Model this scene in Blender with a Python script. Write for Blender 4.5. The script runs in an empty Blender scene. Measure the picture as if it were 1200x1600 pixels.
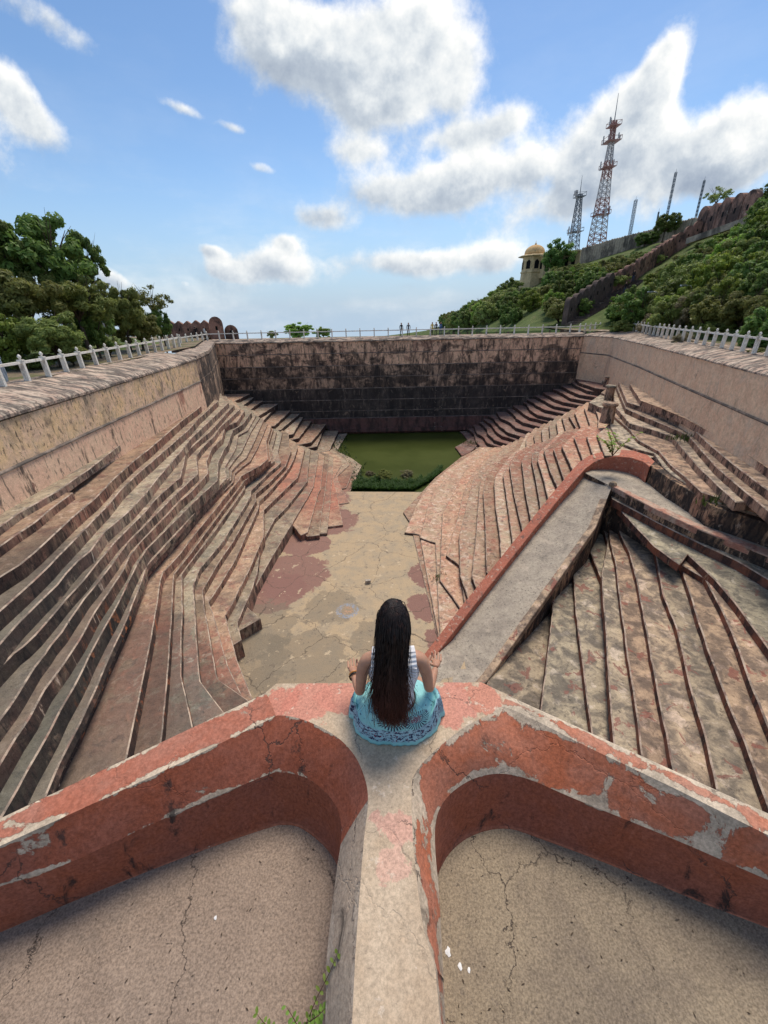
import bpy, bmesh, math, random
from mathutils import Vector, Matrix, noise as mnoise
from mathutils.geometry import tessellate_polygon
random.seed(7)
S = bpy.context.scene
COL = S.collection

# ------------------------------------------------------------------ camera, sky, sun, exposure
FPX, PITCH, ROLL = 620.0, math.atan(310 / 620.0), -0.02
cam_data = bpy.data.cameras.new('camera')
cam_data.sensor_fit = 'VERTICAL'
cam_data.sensor_height = 36.0
cam_data.lens = FPX / 1600.0 * 36.0
cam_data.clip_start = 0.02
cam_data.clip_end = 3000.0
cam = bpy.data.objects.new('camera', cam_data)
COL.objects.link(cam)
ROT = Matrix.Rotation(math.pi / 2 - PITCH, 3, 'X') @ Matrix.Rotation(ROLL, 3, 'Z')
cam.matrix_world = ROT.to_4x4()
S.camera = cam
S.view_settings.view_transform = 'Standard'
S.view_settings.look = 'None'
S.view_settings.gamma = 1.0
S.view_settings.use_curve_mapping = False
S.view_settings.exposure = 0.62
SUN_EL, SUN_AZ = math.radians(62), math.radians(22)      # azimuth from +Y towards +X
SUN_DIR = Vector((math.sin(SUN_AZ) * math.cos(SUN_EL), math.cos(SUN_AZ) * math.cos(SUN_EL), math.sin(SUN_EL)))
sun_data = bpy.data.lights.new('sun', 'SUN')
sun_data.energy = 2.4
sun_data.angle = math.radians(24.0)
sun_data.color = (1.0, 0.915, 0.79)
sun = bpy.data.objects.new('sun', sun_data)
COL.objects.link(sun)
sun.rotation_euler = SUN_DIR.to_track_quat('Z', 'Y').to_euler()


def ray(px, py):
    """view direction through a point of the 1200x1600 photograph"""
    return ROT @ Vector(((px - 600) / FPX, -(py - 800) / FPX, -1.0))


def P(px, py, z):
    """the place at height z (camera height = 0) seen at that point"""
    d = ray(px, py)
    return d * (z / d.z)


def PD(px, py, dist):
    """the place at horizontal distance dist"""
    d = ray(px, py)
    return d * (dist / math.hypot(d.x, d.y))


def PY(px, py, y):
    d = ray(px, py)
    return d * (y / d.y)


# ------------------------------------------------------------------ node helper
class NT:
    def __init__(self, tree):
        self.t = tree
        self.n = tree.nodes
        self.l = tree.links

    def node(self, typ, ins=None, **kw):
        n = self.n.new(typ)
        for k, v in kw.items():
            setattr(n, k, v)
        for k, v in (ins or {}).items():
            self.set(n.inputs[k], v)
        return n

    def set(self, sock, v):
        if isinstance(v, bpy.types.NodeSocket):
            self.l.new(v, sock)
        elif v is not None:
            if isinstance(v, (tuple, list, Vector)) and sock.type == 'RGBA' and len(v) == 3:
                v = (*v, 1.0)
            sock.default_value = v

    def math(self, op, a, b=0.0, c=None, clamp=False):
        n = self.node('ShaderNodeMath', operation=op, use_clamp=clamp)
        self.set(n.inputs[0], a)
        self.set(n.inputs[1], b)
        if c is not None:
            self.set(n.inputs[2], c)
        return n.outputs[0]

    def vmath(self, op, a, b=None, scale=None):
        n = self.node('ShaderNodeVectorMath', operation=op)
        self.set(n.inputs[0], a)
        if b is not None:
            self.set(n.inputs[1], b)
        if scale is not None:
            self.set(n.inputs['Scale'], scale)
        return n.outputs['Value'] if op in ('DOT_PRODUCT', 'LENGTH', 'DISTANCE') else n.outputs[0]

    def noise(self, vec, scale, detail=4.0, rough=0.55, distort=0.0, out='Fac'):
        n = self.node('ShaderNodeTexNoise')
        self.set(n.inputs['Vector'], vec)
        self.set(n.inputs['Scale'], scale)
        self.set(n.inputs['Detail'], detail)
        self.set(n.inputs['Roughness'], rough)
        self.set(n.inputs['Distortion'], distort)
        return n.outputs[out]

    def voro(self, vec, scale, feature='F1', rand=1.0, out='Distance'):
        n = self.node('ShaderNodeTexVoronoi', feature=feature)
        self.set(n.inputs['Vector'], vec)
        self.set(n.inputs['Scale'], scale)
        self.set(n.inputs['Randomness'], rand)
        return n.outputs[out]

    def step(self, v, lo, hi, a=0.0, b=1.0):
        n = self.node('ShaderNodeMapRange', interpolation_type='SMOOTHSTEP')
        self.set(n.inputs['Value'], v)
        self.set(n.inputs['From Min'], lo)
        self.set(n.inputs['From Max'], hi)
        self.set(n.inputs['To Min'], a)
        self.set(n.inputs['To Max'], b)
        return n.outputs['Result']

    def mix(self, fac, a, b, mode='MIX'):
        n = self.node('ShaderNodeMix', data_type='RGBA', blend_type=mode)
        self.set(n.inputs[0], fac)
        self.set(n.inputs[6], a)
        self.set(n.inputs[7], b)
        return n.outputs[2]

    def ramp(self, fac, stops):
        n = self.node('ShaderNodeValToRGB')
        e = n.color_ramp.elements
        while len(e) < len(stops):
            e.new(0.5)
        for el, (p, c) in zip(e, stops):
            el.position = p
            el.color = (*c, 1.0)
        self.set(n.inputs[0], fac)
        return n.outputs[0]

    def scale(self, vec, s):
        return self.vmath('MULTIPLY', vec, s)


def rgb(r, g, b, k=1.0):
    f = lambda c: ((c / 255.0) / 12.92 if c / 255.0 <= 0.04045 else ((c / 255.0 + 0.055) / 1.055) ** 2.4) * k
    return (f(r), f(g), f(b))


def new_mat(name, rough=0.9, spec=0.15):
    m = bpy.data.materials.new(name)
    m.use_nodes = True
    nt = NT(m.node_tree)
    b = m.node_tree.nodes['Principled BSDF']
    b.inputs['Roughness'].default_value = rough
    b.inputs['Specular IOR Level'].default_value = spec
    return m, nt, b


def plain(name, col, rough=0.8, spec=0.2, metal=0.0, var=0.12, vs=8.0):
    m, nt, b = new_mat(name, rough, spec)
    g = nt.node('ShaderNodeNewGeometry').outputs['Position']
    n = nt.noise(g, vs, 5, 0.6)
    f = nt.step(n, 0.3, 0.7, 1 - var * 1.6, 1 + var)
    c = nt.mix(1.0, (*col, 1), nt.node('ShaderNodeCombineColor', {0: f, 1: f, 2: f}).outputs[0], 'MULTIPLY')
    nt.set(b.inputs['Base Color'], c)
    b.inputs['Metallic'].default_value = metal
    return m


def weathered(name, c1, c2, layers=(), zones=(), bump=0.03, bscale=9.0, rough=0.92, grain=0.62, objvar=0.0, base_scale=1.1):
    """stone or plaster: two tones, then layers (colour, scale, stretch xyz, threshold, softness, amount[, zone index]), fine grain, relief.
    zones: spheres (centre, radius, softness) that tell where a layer occurs."""
    m, nt, b = new_mat(name, rough)
    geo = nt.node('ShaderNodeNewGeometry')
    pos = geo.outputs['Position']
    big = nt.noise(pos, base_scale, 6, 0.62, 0.4)
    col = nt.mix(nt.step(big, 0.36, 0.64), c1, c2)
    zm = []
    for c, r, soft in zones:
        d = nt.vmath('DISTANCE', pos, tuple(c))
        d = nt.math('ADD', d, nt.math('MULTIPLY', nt.math('SUBTRACT', nt.noise(pos, 2.2 / max(r, .5), 5, 0.65), 0.5), r * 1.1))
        zm.append(nt.step(d, r * (1 + soft * 0.5), r * (1 - soft * 0.5)))
    for i, L in enumerate(layers):
        lc, sc, st, th, so, am = L[:6]
        v = nt.vmath('ADD', nt.scale(pos, st), (13.7 * i + 3.1, 5.3 * i, 7.9 * i))
        n = nt.noise(v, sc, 7, 0.66, 0.5)
        f = nt.math('MULTIPLY', nt.step(n, th - so, th + so), am)
        if len(L) > 6 and L[6] is not None:
            z = zm[abs(L[6]) - 1]
            if L[6] < 0:
                z = nt.math('SUBTRACT', 1.0, z)
            f = nt.math('MULTIPLY', f, z)
        col = nt.mix(f, col, lc)
    g1 = nt.noise(pos, bscale * 5, 4, 0.7)
    g2 = nt.noise(pos, bscale * 0.8, 6, 0.65)
    gr = nt.math('ADD', nt.math('MULTIPLY', nt.math('SUBTRACT', g1, 0.5), grain * 1.6), nt.math('MULTIPLY', nt.math('SUBTRACT', g2, 0.5), grain * 1.4))
    gr = nt.math('ADD', gr, 1.0)
    if objvar:
        rnd = nt.node('ShaderNodeObjectInfo').outputs['Random']
        gr = nt.math('MULTIPLY', gr, nt.step(rnd, 0.0, 1.0, 1.0 - objvar, 1.0 + objvar))
        tint = nt.mix(nt.math('FRACT', nt.math('MULTIPLY', rnd, 7.31)), (1.10, 0.93, 0.88, 1), (0.94, 1.02, 1.04, 1))
        col = nt.mix(1.0, col, tint, 'MULTIPLY')
    col = nt.mix(1.0, col, nt.node('ShaderNodeCombineColor', {0: gr, 1: gr, 2: gr}).outputs[0], 'MULTIPLY')
    nt.set(b.inputs['Base Color'], col)
    h = nt.math('ADD', nt.math('MULTIPLY', g2, 1.0), nt.math('MULTIPLY', g1, 0.35))
    bp = nt.node('ShaderNodeBump', {'Strength': 0.8, 'Distance': bump, 'Height': h})
    nt.set(b.inputs['Normal'], bp.outputs[0])
    m['nt'] = 1
    return m


# ------------------------------------------------------------------ object helpers
def tag(o, label=None, cat=None, group=None, kind=None):
    for k, v in (('label', label), ('category', cat), ('group', group), ('kind', kind)):
        if v:
            o[k] = v
    return o


def empty(name, loc=(0, 0, 0), label=None, cat=None, group=None, rz=0.0):
    o = bpy.data.objects.new(name, None)
    COL.objects.link(o)
    o.location = loc
    o.rotation_euler = (0, 0, rz)
    o.empty_display_size = 0.2
    return tag(o, label, cat, group)


def link_mesh(name, me, parent=None, loc=None, rot=None, scale=None):
    o = bpy.data.objects.new(name, me)
    COL.objects.link(o)
    if parent:
        o.parent = parent
    if loc is not None:
        o.location = loc
    if rot is not None:
        o.rotation_euler = rot
    if scale is not None:
        o.scale = scale
    return o


def mesh(name, verts, faces, mats=(), fm=None, smooth=False):
    me = bpy.data.meshes.new(name)
    me.from_pydata([tuple(v) for v in verts], [], faces)
    for m in mats:
        me.materials.append(m)
    if fm:
        me.polygons.foreach_set('material_index', fm)
    if smooth:
        me.polygons.foreach_set('use_smooth', [True] * len(me.polygons))
    me.update()
    return me


def obj(name, verts, faces, mats=(), parent=None, fm=None, smooth=False, world=True):
    """one mesh object; verts are in world space, moved into the parent's space when the parent is a plain Empty"""
    if parent and world:
        inv = Matrix.LocRotScale(parent.location, parent.rotation_euler, parent.scale).inverted()
        verts = [inv @ Vector(v) for v in verts]
    return link_mesh(name, mesh(name, verts, faces, mats, fm, smooth), parent)


class MB:
    """collects boxes, tubes, lathes into one mesh"""
    def __init__(self):
        self.v, self.f, self.m = [], [], []

    def add(self, vs, fs, mi=0):
        k = len(self.v)
        self.v += [Vector(v) for v in vs]
        self.f += [tuple(i + k for i in f) for f in fs]
        self.m += [mi] * len(fs)
        return self

    def box(self, c, s, mi=0, rot=None):
        hx, hy, hz = s[0] / 2, s[1] / 2, s[2] / 2
        vs = [Vector((x * hx, y * hy, z * hz)) for z in (-1, 1) for y in (-1, 1) for x in (-1, 1)]
        if rot:
            vs = [rot @ v for v in vs]
        vs = [v + Vector(c) for v in vs]
        return self.add(vs, [(0, 2, 3, 1), (4, 5, 7, 6), (0, 1, 5, 4), (2, 6, 7, 3), (0, 4, 6, 2), (1, 3, 7, 5)], mi)

    def beam(self, a, b, w, h=None, mi=0):
        a, b = Vector(a), Vector(b)
        d = b - a
        q = d.to_track_quat('Z', 'Y').to_matrix()
        return self.box((a + b) / 2, (w, h or w, d.length), mi, q)

    def tube(self, pts, radii, n=8, mi=0, cap=True):
        pts = [Vector(p) for p in pts]
        if not isinstance(radii, (list, tuple)):
            radii = [radii] * len(pts)
        vs, fs = [], []
        up = Vector((0.13, 0.21, 1)).normalized()
        for i, p in enumerate(pts):
            d = (pts[min(i + 1, len(pts) - 1)] - pts[max(i - 1, 0)]).normalized()
            u = d.cross(up)
            if u.length < 1e-3:
                u = d.cross(Vector((1, 0, 0)))
            u.normalize()
            w = u.cross(d)
            for k in range(n):
                a = 2 * math.pi * k / n
                vs.append(p + (u * math.cos(a) + w * math.sin(a)) * radii[i])
        for i in range(len(pts) - 1):
            for k in range(n):
                fs.append((i * n + k, i * n + (k + 1) % n, (i + 1) * n + (k + 1) % n, (i + 1) * n + k))
        if cap:
            fs.append(tuple(range(n - 1, -1, -1)))
            fs.append(tuple((len(pts) - 1) * n + k for k in range(n)))
        return self.add(vs, fs, mi)

    def lathe(self, prof, c=(0, 0, 0), n=12, mi=0, sx=1.0, sy=1.0):
        vs, fs = [], []
        for r, z in prof:
            for k in range(n):
                a = 2 * math.pi * (k + 0.5) / n
                vs.append(Vector((c[0] + r * sx * math.cos(a), c[1] + r * sy * math.sin(a), c[2] + z)))
        for i in range(len(prof) - 1):
            for k in range(n):
                fs.append((i * n + k, i * n + (k + 1) % n, (i + 1) * n + (k + 1) % n, (i + 1) * n + k))
        fs.append(tuple(range(n - 1, -1, -1)))
        fs.append(tuple((len(prof) - 1) * n + k for k in range(n)))
        return self.add(vs, fs, mi)

    def mesh(self, name, mats=(), smooth=False):
        return mesh(name, self.v, self.f, mats, self.m, smooth)

    def obj(self, name, mats=(), parent=None, smooth=False, world=False):
        return obj(name, self.v, self.f, mats, parent, self.m, smooth, world)


def area2(p):
    return sum(p[i][0] * p[(i + 1) % len(p)][1] - p[(i + 1) % len(p)][0] * p[i][1] for i in range(len(p)))


def densify(pts, step, jit=0.0, closed=True):
    out = []
    n = len(pts)
    for i in range(n if closed else n - 1):
        a, b = Vector(pts[i][:2]), Vector(pts[(i + 1) % n][:2])
        k = max(1, int((b - a).length / step))
        nrm = Vector((-(b - a).y, (b - a).x))
        if nrm.length > 1e-6:
            nrm.normalize()
        for j in range(k):
            p = a.lerp(b, j / k)
            if jit and j:
                p = p + nrm * (mnoise.noise(Vector((p.x * 1.7, p.y * 1.7, 3.3))) * jit + random.uniform(-1, 1) * jit * 0.35)
            out.append(p)
    if not closed:
        out.append(Vector(pts[-1][:2]))
    return out


def slab(name, poly, zt, zb, mats, parent, chamfer=0.03, step=0.45, jit=0.03, dz=0.012):
    """a solid course of stone with a plan outline: top = material 0, sides = material 1"""
    p = [Vector(q[:2]) for q in poly]
    if area2(p) < 0:
        p.reverse()
    p = densify(p, step, jit)
    n = len(p)
    ins = []
    for i in range(n):
        a, b, c = p[i - 1], p[i], p[(i + 1) % n]
        d1, d2 = (b - a), (c - b)
        d1 = d1.normalized() if d1.length > 1e-6 else Vector((1, 0))
        d2 = d2.normalized() if d2.length > 1e-6 else d1
        nn = Vector((-(d1 + d2).y, (d1 + d2).x))
        nn = nn.normalized() if nn.length > 1e-4 else Vector((-d1.y, d1.x))
        ins.append(b + nn * chamfer)
    wob = [mnoise.noise(Vector((q.x * 0.9, q.y * 0.9, zt))) * dz for q in p]
    vs = [Vector((q.x, q.y, zt + w)) for q, w in zip(ins, wob)]
    vs += [Vector((q.x, q.y, zt - chamfer * 0.9 + w)) for q, w in zip(p, wob)]
    vs += [Vector((q.x, q.y, zb)) for q in p]
    fs, fm = [], []
    for t in tessellate_polygon([[Vector((q.x, q.y, 0)) for q in ins]]):
        a, b, c = (ins[i] for i in t)
        if (b - a).x * (c - a).y - (b - a).y * (c - a).x < 0:
            t = (t[0], t[2], t[1])
        fs.append(tuple(t))
        fm.append(0)
    for i in range(n):
        j = (i + 1) % n
        fs.append((n + i, n + j, j, i))
        fm.append(2 if len(mats) > 2 else 0)
        fs.append((2 * n + i, 2 * n + j, n + j, n + i))
        fm.append(1)
    return obj(name, vs, fs, mats, parent, fm)


def extend(a, b, d):
    """point beyond a on the line b->a"""
    a, b = Vector(a), Vector(b)
    return a + (a - b).normalized() * d

# ------------------------------------------------------------------ sky: Nishita air with cumulus clouds given by direction
CLOUDS = [  # direction (as a point of the photograph), half width, half height, weight
    (530, 85, 140, 90, 1.25), (655, 45, 75, 75, 1.15), (430, 35, 70, 60, 0.9), (610, 165, 95, 45, 0.8), (720, 120, 30, 60, 0.6),
    (640, 300, 90, 40, 1.25), (735, 275, 65, 48, 1.15), (790, 190, 52, 28, 0.85), (560, 235, 70, 22, 0.6), (825, 265, 42, 42, 0.9), (700, 215, 60, 22, 0.7),
    (945, 215, 62, 82, 1.3), (1032, 112, 27, 50, 1.3), (1005, 185, 48, 65, 1.2), (1110, 225, 85, 52, 1.35), (1195, 225, 70, 50, 1.3), (930, 290, 60, 40, 0.75), (1070, 290, 110, 40, 0.7),
    (505, 342, 50, 24, 1.2), (430, 415, 55, 28, 1.15), (446, 378, 24, 16, 1.05), (350, 420, 40, 20, 0.8), (590, 408, 90, 26, 0.85), (330, 392, 22, 11, 0.95), (690, 410, 60, 24, 0.95), (790, 400, 45, 26, 1.0), (830, 330, 60, 30, 0.75), (370, 435, 50, 18, 0.5),
    (30, 150, 46, 62, 1.1), (110, 50, 52, 28, 0.8), (30, 25, 50, 34, 0.65), (-70, 190, 70, 70, 1.0),
    (182, 440, 34, 18, 1.3), (285, 170, 34, 10, 0.62), (366, 200, 20, 8, 0.62), (415, 265, 28, 11, 0.72), (290, 443, 14, 10, 0.6)]
w = bpy.data.worlds.new('World')
S.world = w
w.use_nodes = True
wn = NT(w.node_tree)
bg = w.node_tree.nodes['Background']
dirv = wn.vmath('NORMALIZE', wn.node('ShaderNodeTexCoord').outputs['Generated'])
sep = wn.node('ShaderNodeSeparateXYZ', {0: dirv})
zc = wn.math('MAXIMUM', sep.outputs[2], 0.02)
skyv = wn.node('ShaderNodeCombineXYZ', {0: sep.outputs[0], 1: sep.outputs[1], 2: zc}).outputs[0]
sky = wn.node('ShaderNodeTexSky', sky_type='NISHITA', sun_disc=False, sun_elevation=SUN_EL, sun_rotation=SUN_AZ, altitude=500.0, air_density=1.0, dust_density=0.4, ozone_density=1.5)
wn.set(sky.inputs[0], skyv)
ax0 = ray(600, 700).normalized()
dn = wn.math('ADD', wn.math('MAXIMUM', wn.vmath('DOT_PRODUCT', dirv, tuple(ax0)), 0.0), 0.22)
nv = wn.vmath('SCALE', dirv, scale=wn.math('DIVIDE', 1.15, dn))
cn = wn.noise(nv, 7.0, 8, 0.62, 0.0)
SLV = SUN_DIR - ray(600, 200).normalized() * SUN_DIR.dot(ray(600, 200).normalized())
SLV.normalize()
cn2 = wn.noise(wn.vmath('ADD', nv, tuple(SLV * 0.03)), 7.0, 5, 0.62, 0.0)
dens, grad = None, None
for (px, py, hw, hh, wt) in CLOUDS:
    c0 = ray(px, py).normalized()
    ux = (ray(px + 4, py).normalized() - ray(px - 4, py).normalized()) / 8.0
    uy = (ray(px, py - 4).normalized() - ray(px, py + 4).normalized()) / 8.0
    ax, ay = ux / (ux.length_squared * hw), uy / (uy.length_squared * hh)
    rel = wn.vmath('SUBTRACT', dirv, tuple(c0))
    u = wn.vmath('DOT_PRODUCT', rel, tuple(ax))
    v = wn.vmath('DOT_PRODUCT', rel, tuple(ay))
    q = wn.math('MULTIPLY_ADD', u, u, wn.math('MULTIPLY', v, v))
    e = wn.math('MULTIPLY', wn.math('EXPONENT', wn.math('MULTIPLY', q, -0.9)), wt)
    front = c0.dot(Vector((0, 1, 0)))
    g = wn.math('MULTIPLY', e, wn.math('MULTIPLY_ADD', u, 0.50, wn.math('MULTIPLY', v, 0.75)))
    dens = e if dens is None else wn.math('ADD', dens, e)
    grad = g if grad is None else wn.math('ADD', grad, g)
# elsewhere the same broken cloud goes on
behind = wn.step(wn.vmath('DOT_PRODUCT', dirv, tuple(ray(600, 420).normalized())), 0.55, 0.30)
gen = wn.math('MULTIPLY', wn.math('MULTIPLY', wn.step(wn.noise(nv, 1.7, 3, 0.5), 0.45, 0.68), 1.0), behind)
dens = wn.math('ADD', wn.math('MINIMUM', dens, 1.5), gen)
tot = wn.math('MULTIPLY_ADD', wn.math('SUBTRACT', cn, 0.5), 1.9, dens)
veil = wn.math('MULTIPLY', wn.step(wn.noise(wn.scale(dirv, (1.0, 1.0, 3.2)), 2.6, 6, 0.62), 0.42, 0.72), wn.step(sep.outputs[2], 0.30, 0.06, 0.06, 0.42))
alpha = wn.math('MULTIPLY', wn.step(tot, 0.34, 1.0), wn.step(sep.outputs[2], -0.03, 0.09, 0.3, 1.0))
alpha = wn.math('MAXIMUM', alpha, veil)
lit = wn.math('ADD', wn.math('ADD', wn.math('MULTIPLY', wn.math('SUBTRACT', cn, cn2), 1.7), wn.math('MULTIPLY', wn.math('SUBTRACT', wn.noise(nv, 3.4, 2, 0.5), 0.5), 0.45)), wn.math('MULTIPLY', wn.math('DIVIDE', grad, wn.math('ADD', dens, 0.25)), 0.62))
thin = wn.step(tot, 1.6, 0.5, 0.0, 0.30)
lit = wn.math('ADD', wn.math('ADD', lit, 0.42), thin, clamp=True)
white = wn.ramp(lit, [(0.0, (0.26, 0.31, 0.39)), (0.35, (0.40, 0.45, 0.51)), (0.62, (0.60, 0.63, 0.65)), (0.85, (0.76, 0.76, 0.745)), (1.0, (0.84, 0.83, 0.80))])
hs = wn.node('ShaderNodeHueSaturation', {'Saturation': 1.12, 'Value': 1.0, 'Color': sky.outputs[0]})
air = wn.mix(1.0, hs.outputs[0], (0.105, 0.105, 0.105, 1), 'MULTIPLY')
hz = wn.step(sep.outputs[2], 0.26, -0.02, 0.0, 0.85)
air = wn.mix(hz, air, (0.27, 0.385, 0.545))
final = wn.mix(alpha, air, white)
wn.set(bg.inputs['Color'], wn.mix(1.0, final, (8.9, 8.9, 8.9, 1), 'MULTIPLY'))
bg.inputs['Strength'].default_value = 0.1
# ------------------------------------------------------------------ stone and plaster
V3 = Vector
ZTOP = -2.8
GREY1, GREY2 = (0.43, 0.33, 0.225), (0.30, 0.23, 0.158)
DARK, BLACK, PALE, CREAM = (0.10, 0.088, 0.078), (0.036, 0.032, 0.031), (0.56, 0.46, 0.355), (0.62, 0.47, 0.31)
REDST, REDP, ORANGE = (0.24, 0.115, 0.09), (0.36, 0.15, 0.105), (0.50, 0.17, 0.07)
OCHRE, PINK = (0.80, 0.55, 0.30), (0.76, 0.52, 0.35)

ZL_DARK = (P(95, 1090, -11.0), 6.0, 0.7)
ZL_RED = (P(255, 1060, -13.5), 3.4, 0.9)
ZL_RED2 = (P(500, 760, -15.8), 6.0, 0.8)
M_tread_l = weathered('stone_tread', GREY1, GREY2, [
    (PALE, 2.6, (1, 1, 1), 0.60, 0.05, 0.75), (REDST, 1.5, (1, 1, 1), 0.57, 0.06, 0.6),
    (REDP, 1.3, (1, 1, 1), 0.44, 0.06, 0.85, 2), (REDP, 0.9, (1, 1, 1), 0.42, 0.08, 0.7, 3),
    (PALE, 2.1, (1, 1, 1), 0.60, 0.04, 0.8, 2), ((0.125, 0.112, 0.092), 1.1, (1, 1, 1), 0.30, 0.14, 0.78, 1), (DARK, 0.5, (1, 1, 1), 0.55, 0.10, 0.5),
    (DARK, 3.5, (1, 1, 1), 0.60, 0.08, 0.65), (BLACK, 9.0, (1, 1, 1), 0.64, 0.05, 0.6)],
    [ZL_DARK, ZL_RED, ZL_RED2], objvar=0.16, bump=0.045, bscale=7)
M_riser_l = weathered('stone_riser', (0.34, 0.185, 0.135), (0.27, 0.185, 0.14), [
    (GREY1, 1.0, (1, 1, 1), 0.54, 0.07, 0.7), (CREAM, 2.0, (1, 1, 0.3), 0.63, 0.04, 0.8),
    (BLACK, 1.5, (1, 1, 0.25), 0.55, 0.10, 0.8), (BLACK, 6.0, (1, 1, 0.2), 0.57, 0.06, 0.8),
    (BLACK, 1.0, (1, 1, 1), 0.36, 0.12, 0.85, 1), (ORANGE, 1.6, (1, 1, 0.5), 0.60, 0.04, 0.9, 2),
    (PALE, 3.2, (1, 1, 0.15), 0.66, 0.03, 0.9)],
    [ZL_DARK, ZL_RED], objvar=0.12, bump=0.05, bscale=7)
ZR_RED = (P(850, 690, -11.5), 5.5, 0.8)
M_edge = weathered('worn_step_edge', (0.55, 0.43, 0.325), (0.42, 0.31, 0.235), [(DARK, 1.6, (1, 1, 1), 0.52, 0.08, 0.7), (REDST, 1.2, (1, 1, 1), 0.58, 0.06, 0.6)], bump=0.03)
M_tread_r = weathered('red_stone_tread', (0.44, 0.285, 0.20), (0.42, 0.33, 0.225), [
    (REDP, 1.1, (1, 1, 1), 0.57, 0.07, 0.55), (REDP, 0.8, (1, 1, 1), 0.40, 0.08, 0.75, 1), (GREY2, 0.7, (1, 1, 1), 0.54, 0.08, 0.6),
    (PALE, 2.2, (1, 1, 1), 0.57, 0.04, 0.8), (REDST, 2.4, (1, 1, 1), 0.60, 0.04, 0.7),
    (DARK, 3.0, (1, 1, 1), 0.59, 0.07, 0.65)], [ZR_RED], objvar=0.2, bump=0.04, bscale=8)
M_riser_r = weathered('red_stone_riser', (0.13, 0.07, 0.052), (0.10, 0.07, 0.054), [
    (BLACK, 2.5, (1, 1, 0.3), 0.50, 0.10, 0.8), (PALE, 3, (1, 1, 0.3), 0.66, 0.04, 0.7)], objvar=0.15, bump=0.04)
M_tread_p = weathered('pit_tread', (0.47, 0.38, 0.26), (0.32, 0.26, 0.185), [
    (PALE, 1.6, (1, 1, 1), 0.58, 0.03, 0.8),
    (DARK, 1.3, (1, 1, 1), 0.50, 0.10, 0.75), (REDST, 1.15, (1, 1, 1), 0.60, 0.012, 0.85), (BLACK, 5, (1, 1, 1), 0.62, 0.06, 0.6)], objvar=0.12, bump=0.03)
M_riser_p = weathered('pit_riser', (0.28, 0.105, 0.06), (0.19, 0.095, 0.07), [
    (BLACK, 2.0, (1, 1, 0.3), 0.52, 0.10, 0.85), (CREAM, 3, (1, 1, 0.3), 0.66, 0.03, 0.6)], bump=0.04)
M_tread_t = weathered('terrace_tread', (0.48, 0.38, 0.27), (0.37, 0.295, 0.21), [
    (PALE, 2.0, (1, 1, 1), 0.57, 0.05, 0.7), (REDST, 1.5, (1, 1, 1), 0.62, 0.05, 0.6), (DARK, 0.8, (1, 1, 1), 0.54, 0.1, 0.6), (DARK, 2.4, (1, 1, 1), 0.54, 0.08, 0.75)], objvar=0.14, bump=0.035)
M_riser_t = weathered('terrace_riser', (0.48, 0.33, 0.23), (0.37, 0.235, 0.165), [
    (BLACK, 1.3, (1, 1, 0.5), 0.54, 0.07, 0.85), (BLACK, 6, (1, 1, 0.25), 0.57, 0.06, 0.85), (PALE, 3, (1, 1, 0.3), 0.64, 0.04, 0.7)], objvar=0.12, bump=0.05)
M_ochre = weathered('ochre_plaster', OCHRE, PINK, [
    (CREAM, 0.8, (1, 1, 1), 0.55, 0.08, 0.6), (DARK, 0.45, (1, 1, 1), 0.57, 0.05, 0.35), (BLACK, 3.2, (1, 1, 0.5), 0.62, 0.05, 0.5), (REDST, 0.55, (1, 1, 0.7), 0.66, 0.02, 0.7),
    (DARK, 2.2, (1, 1, 0.28), 0.62, 0.05, 0.75), (BLACK, 7.0, (1, 1, 0.4), 0.60, 0.05, 0.8), (DARK, 1.2, (1, 1, 0.6), 0.64, 0.05, 0.6)],
    bump=0.03, bscale=6)
M_plinth = weathered('pink_plaster', (0.80, 0.55, 0.37), (0.78, 0.50, 0.34), [
    (REDP, 0.45, (1, 1, 0.3), 0.585, 0.015, 0.75), (REDST, 0.7, (1, 1, 0.6), 0.64, 0.015, 0.85),
    (BLACK, 1.6, (1, 1, 0.2), 0.62, 0.04, 0.8), (DARK, 6.0, (1, 1, 0.25), 0.60, 0.05, 0.75)], bump=0.03, bscale=6)
M_coping = weathered('coping_plaster', (0.58, 0.45, 0.345), (0.50, 0.345, 0.26), [
    (DARK, 1.6, (0.35, 1.6, 1), 0.48, 0.06, 0.85), (PALE, 3.0, (0.3, 1.4, 1), 0.56, 0.05, 0.7), (BLACK, 5, (0.3, 1.3, 1), 0.58, 0.06, 0.8)], bump=0.05)
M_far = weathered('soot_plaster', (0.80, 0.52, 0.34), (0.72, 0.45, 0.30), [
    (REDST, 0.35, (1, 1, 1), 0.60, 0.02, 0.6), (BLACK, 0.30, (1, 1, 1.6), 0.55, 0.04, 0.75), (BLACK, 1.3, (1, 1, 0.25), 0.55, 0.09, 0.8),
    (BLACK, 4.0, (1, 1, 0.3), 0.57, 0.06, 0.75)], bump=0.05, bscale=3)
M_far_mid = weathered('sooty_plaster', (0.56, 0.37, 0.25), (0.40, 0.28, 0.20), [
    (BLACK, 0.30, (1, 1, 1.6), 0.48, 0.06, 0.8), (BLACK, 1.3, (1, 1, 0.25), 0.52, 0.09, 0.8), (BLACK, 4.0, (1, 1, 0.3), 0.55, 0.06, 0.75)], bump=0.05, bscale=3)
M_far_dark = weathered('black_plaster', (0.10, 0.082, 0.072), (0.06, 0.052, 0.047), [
    (BLACK, 1.0, (1, 1, 0.2), 0.50, 0.10, 0.8), ((0.34, 0.25, 0.18), 0.4, (1, 1, 1), 0.64, 0.03, 0.7), ((0.24, 0.19, 0.15), 3.0, (1, 1, 0.3), 0.60, 0.05, 0.6)], bump=0.05, bscale=3)
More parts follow.
